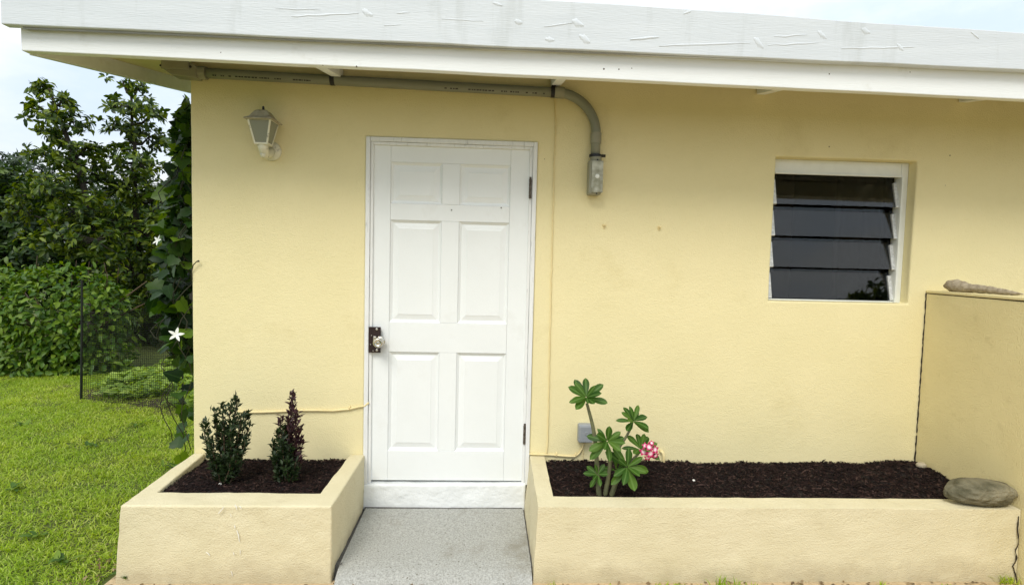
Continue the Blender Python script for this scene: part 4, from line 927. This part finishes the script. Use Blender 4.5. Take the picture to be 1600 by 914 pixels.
# the rounded bush on the lawn: leaves lie in drooping layers over its surface
def bush():
    rg = np.random.default_rng(41); Yb = 4.35; base = gnd(95, Yb); t = thing('bush', 'big rounded light green bush at the edge of the lawn', 'bush', base)
    bl = [B(30, 500, Yb, 88, 78, 70), B(105, 492, Yb-.05, 82, 74, 70), B(165, 515, Yb, 42, 72, 55), B(60, 560, Yb-.25, 90, 52, 50), B(145, 570, Yb-.2, 52, 46, 40), B(-50, 505, Yb, 80, 80, 70)]
    parts = []
    for (c, r) in bl:
        c = np.array(c); r = np.array(r); n = int(15000*r[0]*r[2]/4); d = norm(rg.normal(0, 1, (n, 3))); d = d[(d[:, 1] < .35)]; n = len(d)
        lump = np.array([1+.10*mnoise.noise(Vector(x*3.2)+Vector(c))+.07*mnoise.noise(Vector(x*8)) for x in d])
        P = c+d*r*(lump*rg.uniform(.86, 1.04, n))[:, None]; P[:, 2] = np.maximum(P[:, 2], .05)
        D = norm(d*.55+rg.normal(0, .55, (n, 3))+np.array([0, -.1, -.45])); U = norm(d+rg.normal(0, .3, (n, 3))+np.array([0, 0, .5]))
        parts.append(leaves(P, D, U, rg.uniform(.07, .13, n), rg.uniform(.035, .055, n), T_BROAD))
    V, F = merge(parts); npmesh('foliage', V, F, 'bush', t)
    b = MB(); rr = random.Random(3)
    for k in range(14):
        a = rr.uniform(0, 6.28); p = Vector(base); e_ = p+Vector((1.1*math.cos(a), .5*math.sin(a), rr.uniform(.5, 1.3))); b.tube([p, p.lerp(e_, .5)+Vector((0, 0, .15)), e_], [.03, .018, .006], 6)
    for k in range(16):   # shoots standing out of the top
        q = at(rr.uniform(0, 190), rr.uniform(412, 440), Yb-.1); b.tube([q-Vector((0, 0, .15)), q+Vector((rr.uniform(-.05, .05), 0, rr.uniform(.02, .12)))], [.004, .002], 4)
    b.build('branches', 'twig', t, smooth=True)
bush()
# trees behind the viewer, mirrored in the lowest window pane
for i, (x, y, s_, lab) in enumerate(((11.9, -10.8, 1.0, 'tree opposite the house mirrored at the right of the lowest louvre'), (9.2, -12.2, 1.0, 'tree opposite the house mirrored at the left of the lowest louvre'))):
    bl = []
    rg = np.random.default_rng(50+i)
    for k in range(12):
        f_ = k/11; sp = (1.3, .5)[i]*(1.1-f_); bl.append(((x+rg.uniform(-sp, sp), y+rg.uniform(-sp, sp), 2.6+(4.3, 3.7)[i]*f_), ((.75, .75, .6), (.4, .4, .45))[i]))
    tree('tree', lab, 'tree', (x, y, 0), [(x, y, 0), (x+.1, y, 3), (x, y, 6)], bl, 420, 9, .30, .11, 'tree1', 60+i, T_SMALL, group='trees opposite the house', tr=.2)

# ================================================================== lawn
def inlawn(x, y):
    ok = (x < -1.13)
    ok &= ~((x > -1.10) & (y > -.1))
    ok &= ~((y > 2.66-(x+3.55)*.345+.0) & (x > -3.6) & (rng.random(len(x)) < .6))
    return ok
def grass(name, label, n, x0, x1, y0, y1, Lr, Wr):
    x = rng.uniform(x0, x1, n); y = rng.uniform(y0, y1, n)
    k = inlawn(x, y); x, y = x[k], y[k]; n = len(x)
    tuft = np.array([mnoise.noise(Vector((a*3.5, c*3.5, 0)))+.6*mnoise.noise(Vector((a*11, c*11, 3))) for a, c in zip(x, y)])
    keep = rng.random(n) < np.clip(.82+.6*tuft, .3, 1); x, y, tuft = x[keep], y[keep], tuft[keep]; n = len(x)
    P = np.stack([x, y, np.full(n, GZ+.002)+np.clip(tuft, 0, 1)*.012], 1); a = rng.uniform(0, 2*math.pi, n)+1.2*tuft; el = rng.normal(.34, .30, n).clip(.0, 1.2)
    D = np.stack([np.cos(a)*np.cos(el), np.sin(a)*np.cos(el), np.sin(el)], 1); U = norm(np.array([0, 0, 1.])+rng.normal(0, .25, (n, 3)))
    V, F = leaves(P, D, U, rng.uniform(*Lr, n)*(1+.35*tuft.clip(-.5, 1)), rng.uniform(*Wr, n), T_BLADE)
    o = npmesh(name, V, F, 'grass', kind='stuff'); return tag(o, label, 'grass', kind='stuff')
grass('lawn_grass', 'bright green short lawn grass left of the house', 470000, -6.6, -1.1, -1.6, 4.4, (.018, .05), (.0025, .0056))
# weeds and low leaves behind the net
n = 8500; u = rng.uniform(0, 1, n); x = rng.uniform(-3.7, -1.2, n); y = rng.uniform(2.35, 5.2, n)
k = (np.array([mnoise.noise(Vector((a*1.6, c*1.6, 8))) for a, c in zip(x, y)]) > -.15) & (y > 2.80-(x+3.55)*.345); x, y = x[k], y[k]; n = len(x)
a = rng.uniform(0, 6.28, n); el = rng.uniform(-.2, .7, n)
V, F = leaves(np.stack([x, y, rng.uniform(.01, .10, n)], 1), np.stack([np.cos(a)*np.cos(el), np.sin(a)*np.cos(el), np.sin(el)], 1), norm(rng.normal(0, .35, (n, 3))+np.array([0, -.3, 1])), rng.uniform(.05, .12, n), rng.uniform(.03, .06, n), T_BROAD)
tag(npmesh('ground_cover', V, F, 'weed', kind='stuff'), 'pale leafy ground cover behind the netting', 'ground cover', kind='stuff')
# tufts at the foot of the planters
def tufts(name, label, spots, seed):
    rg = np.random.default_rng(seed); parts = []
    for (x, y, m, h_) in spots:
        P = np.stack([rg.normal(x, .018, m), rg.normal(y, .008, m), np.full(m, .004)], 1); a = rg.uniform(0, 6.28, m); el = rg.uniform(.5, 1.45, m)
        D = np.stack([np.cos(a)*np.cos(el), np.sin(a)*np.cos(el), np.sin(el)], 1); parts.append(leaves(P, D, norm(rg.normal(0, .4, (m, 3))+np.array([0, 0, 1])), rg.uniform(.4, 1.1, m)*h_, rg.uniform(.004, .007, m), T_BLADE))
    V, F = merge(parts); tag(npmesh(name, V, F, 'grass', kind='stuff'), label, 'grass', kind='stuff')
tufts('grass_tufts', 'small grass tufts along the foot of the long planter', [(at(xx, 908, PF-.04).x, PF-.045+dy, m, h_) for xx, dy, m, h_ in ((862, 0, 12, .04), (955, 0, 8, .03), (1030, .01, 14, .03), (1060, 0, 16, .045), (1095, -.01, 12, .03), (1125, 0, 26, .06), (1150, 0, 18, .055), (1180, 0, 8, .03), (1375, 0, 14, .035), (1575, .02, 26, .06), (1590, .02, 18, .05), (1240, 0, 8, .02), (1480, 0, 9, .025))], 5)

# dry leaves and crumbs along the foot of the planters
rg = np.random.default_rng(77); n = 420
x = np.concatenate([rg.uniform(-1.35, 3.4, 260), rg.normal(-1.22, .06, 160)]); y = np.concatenate([PF-.02-np.abs(rg.normal(0, .06, 260)), rg.uniform(-1.0, -.1, 160)])
a = rg.uniform(0, 6.28, n); el = rg.normal(0, .25, n)
V, F = leaves(np.stack([x, y, np.full(n, .012)], 1), np.stack([np.cos(a)*np.cos(el), np.sin(a)*np.cos(el), np.sin(el)], 1), norm(rg.normal(0, .3, (n, 3))+np.array([0, 0, 1])), rg.uniform(.012, .04, n), rg.uniform(.008, .02, n), T_SMALL)
mt['litter'] = leafmat('dry_leaf', [(.10, .06, .03), (.20, .13, .06), (.30, .22, .12), (.06, .04, .025)], rough=.8, trans=.1)
tag(npmesh('leaf_litter', V, F, 'litter', kind='stuff'), 'dry leaves and crumbs along the foot of the planters', 'leaf litter', kind='stuff')

rg = np.random.default_rng(78); parts = []
for (xx, yy) in ((232, 800), (195, 905), (240, 838), (60, 842), (140, 700), (40, 668), (265, 735), (100, 880), (215, 668), (20, 770)):
    d_ = _f + _r*(xx-800)/FPX - _u*(yy-457)/FPX; c_ = CP+d_*(-CP[2]/d_[2]); m = 9
    a = rg.uniform(0, 6.28, m); el = rg.uniform(.1, .7, m)
    parts.append(leaves(c_+np.stack([rg.normal(0, .02, m), rg.normal(0, .02, m), np.full(m, .02)], 1), np.stack([np.cos(a)*np.cos(el), np.sin(a)*np.cos(el), np.sin(el)], 1), norm(rg.normal(0, .2, (m, 3))+np.array([0, 0, 1])), rg.uniform(.04, .08, m), rg.uniform(.018, .03, m), T_BROAD))
V, F = merge(parts); tag(npmesh('lawn_weeds', V, F, 'bush', kind='stuff'), 'small broad leaved weeds scattered in the lawn', 'weeds', kind='stuff')
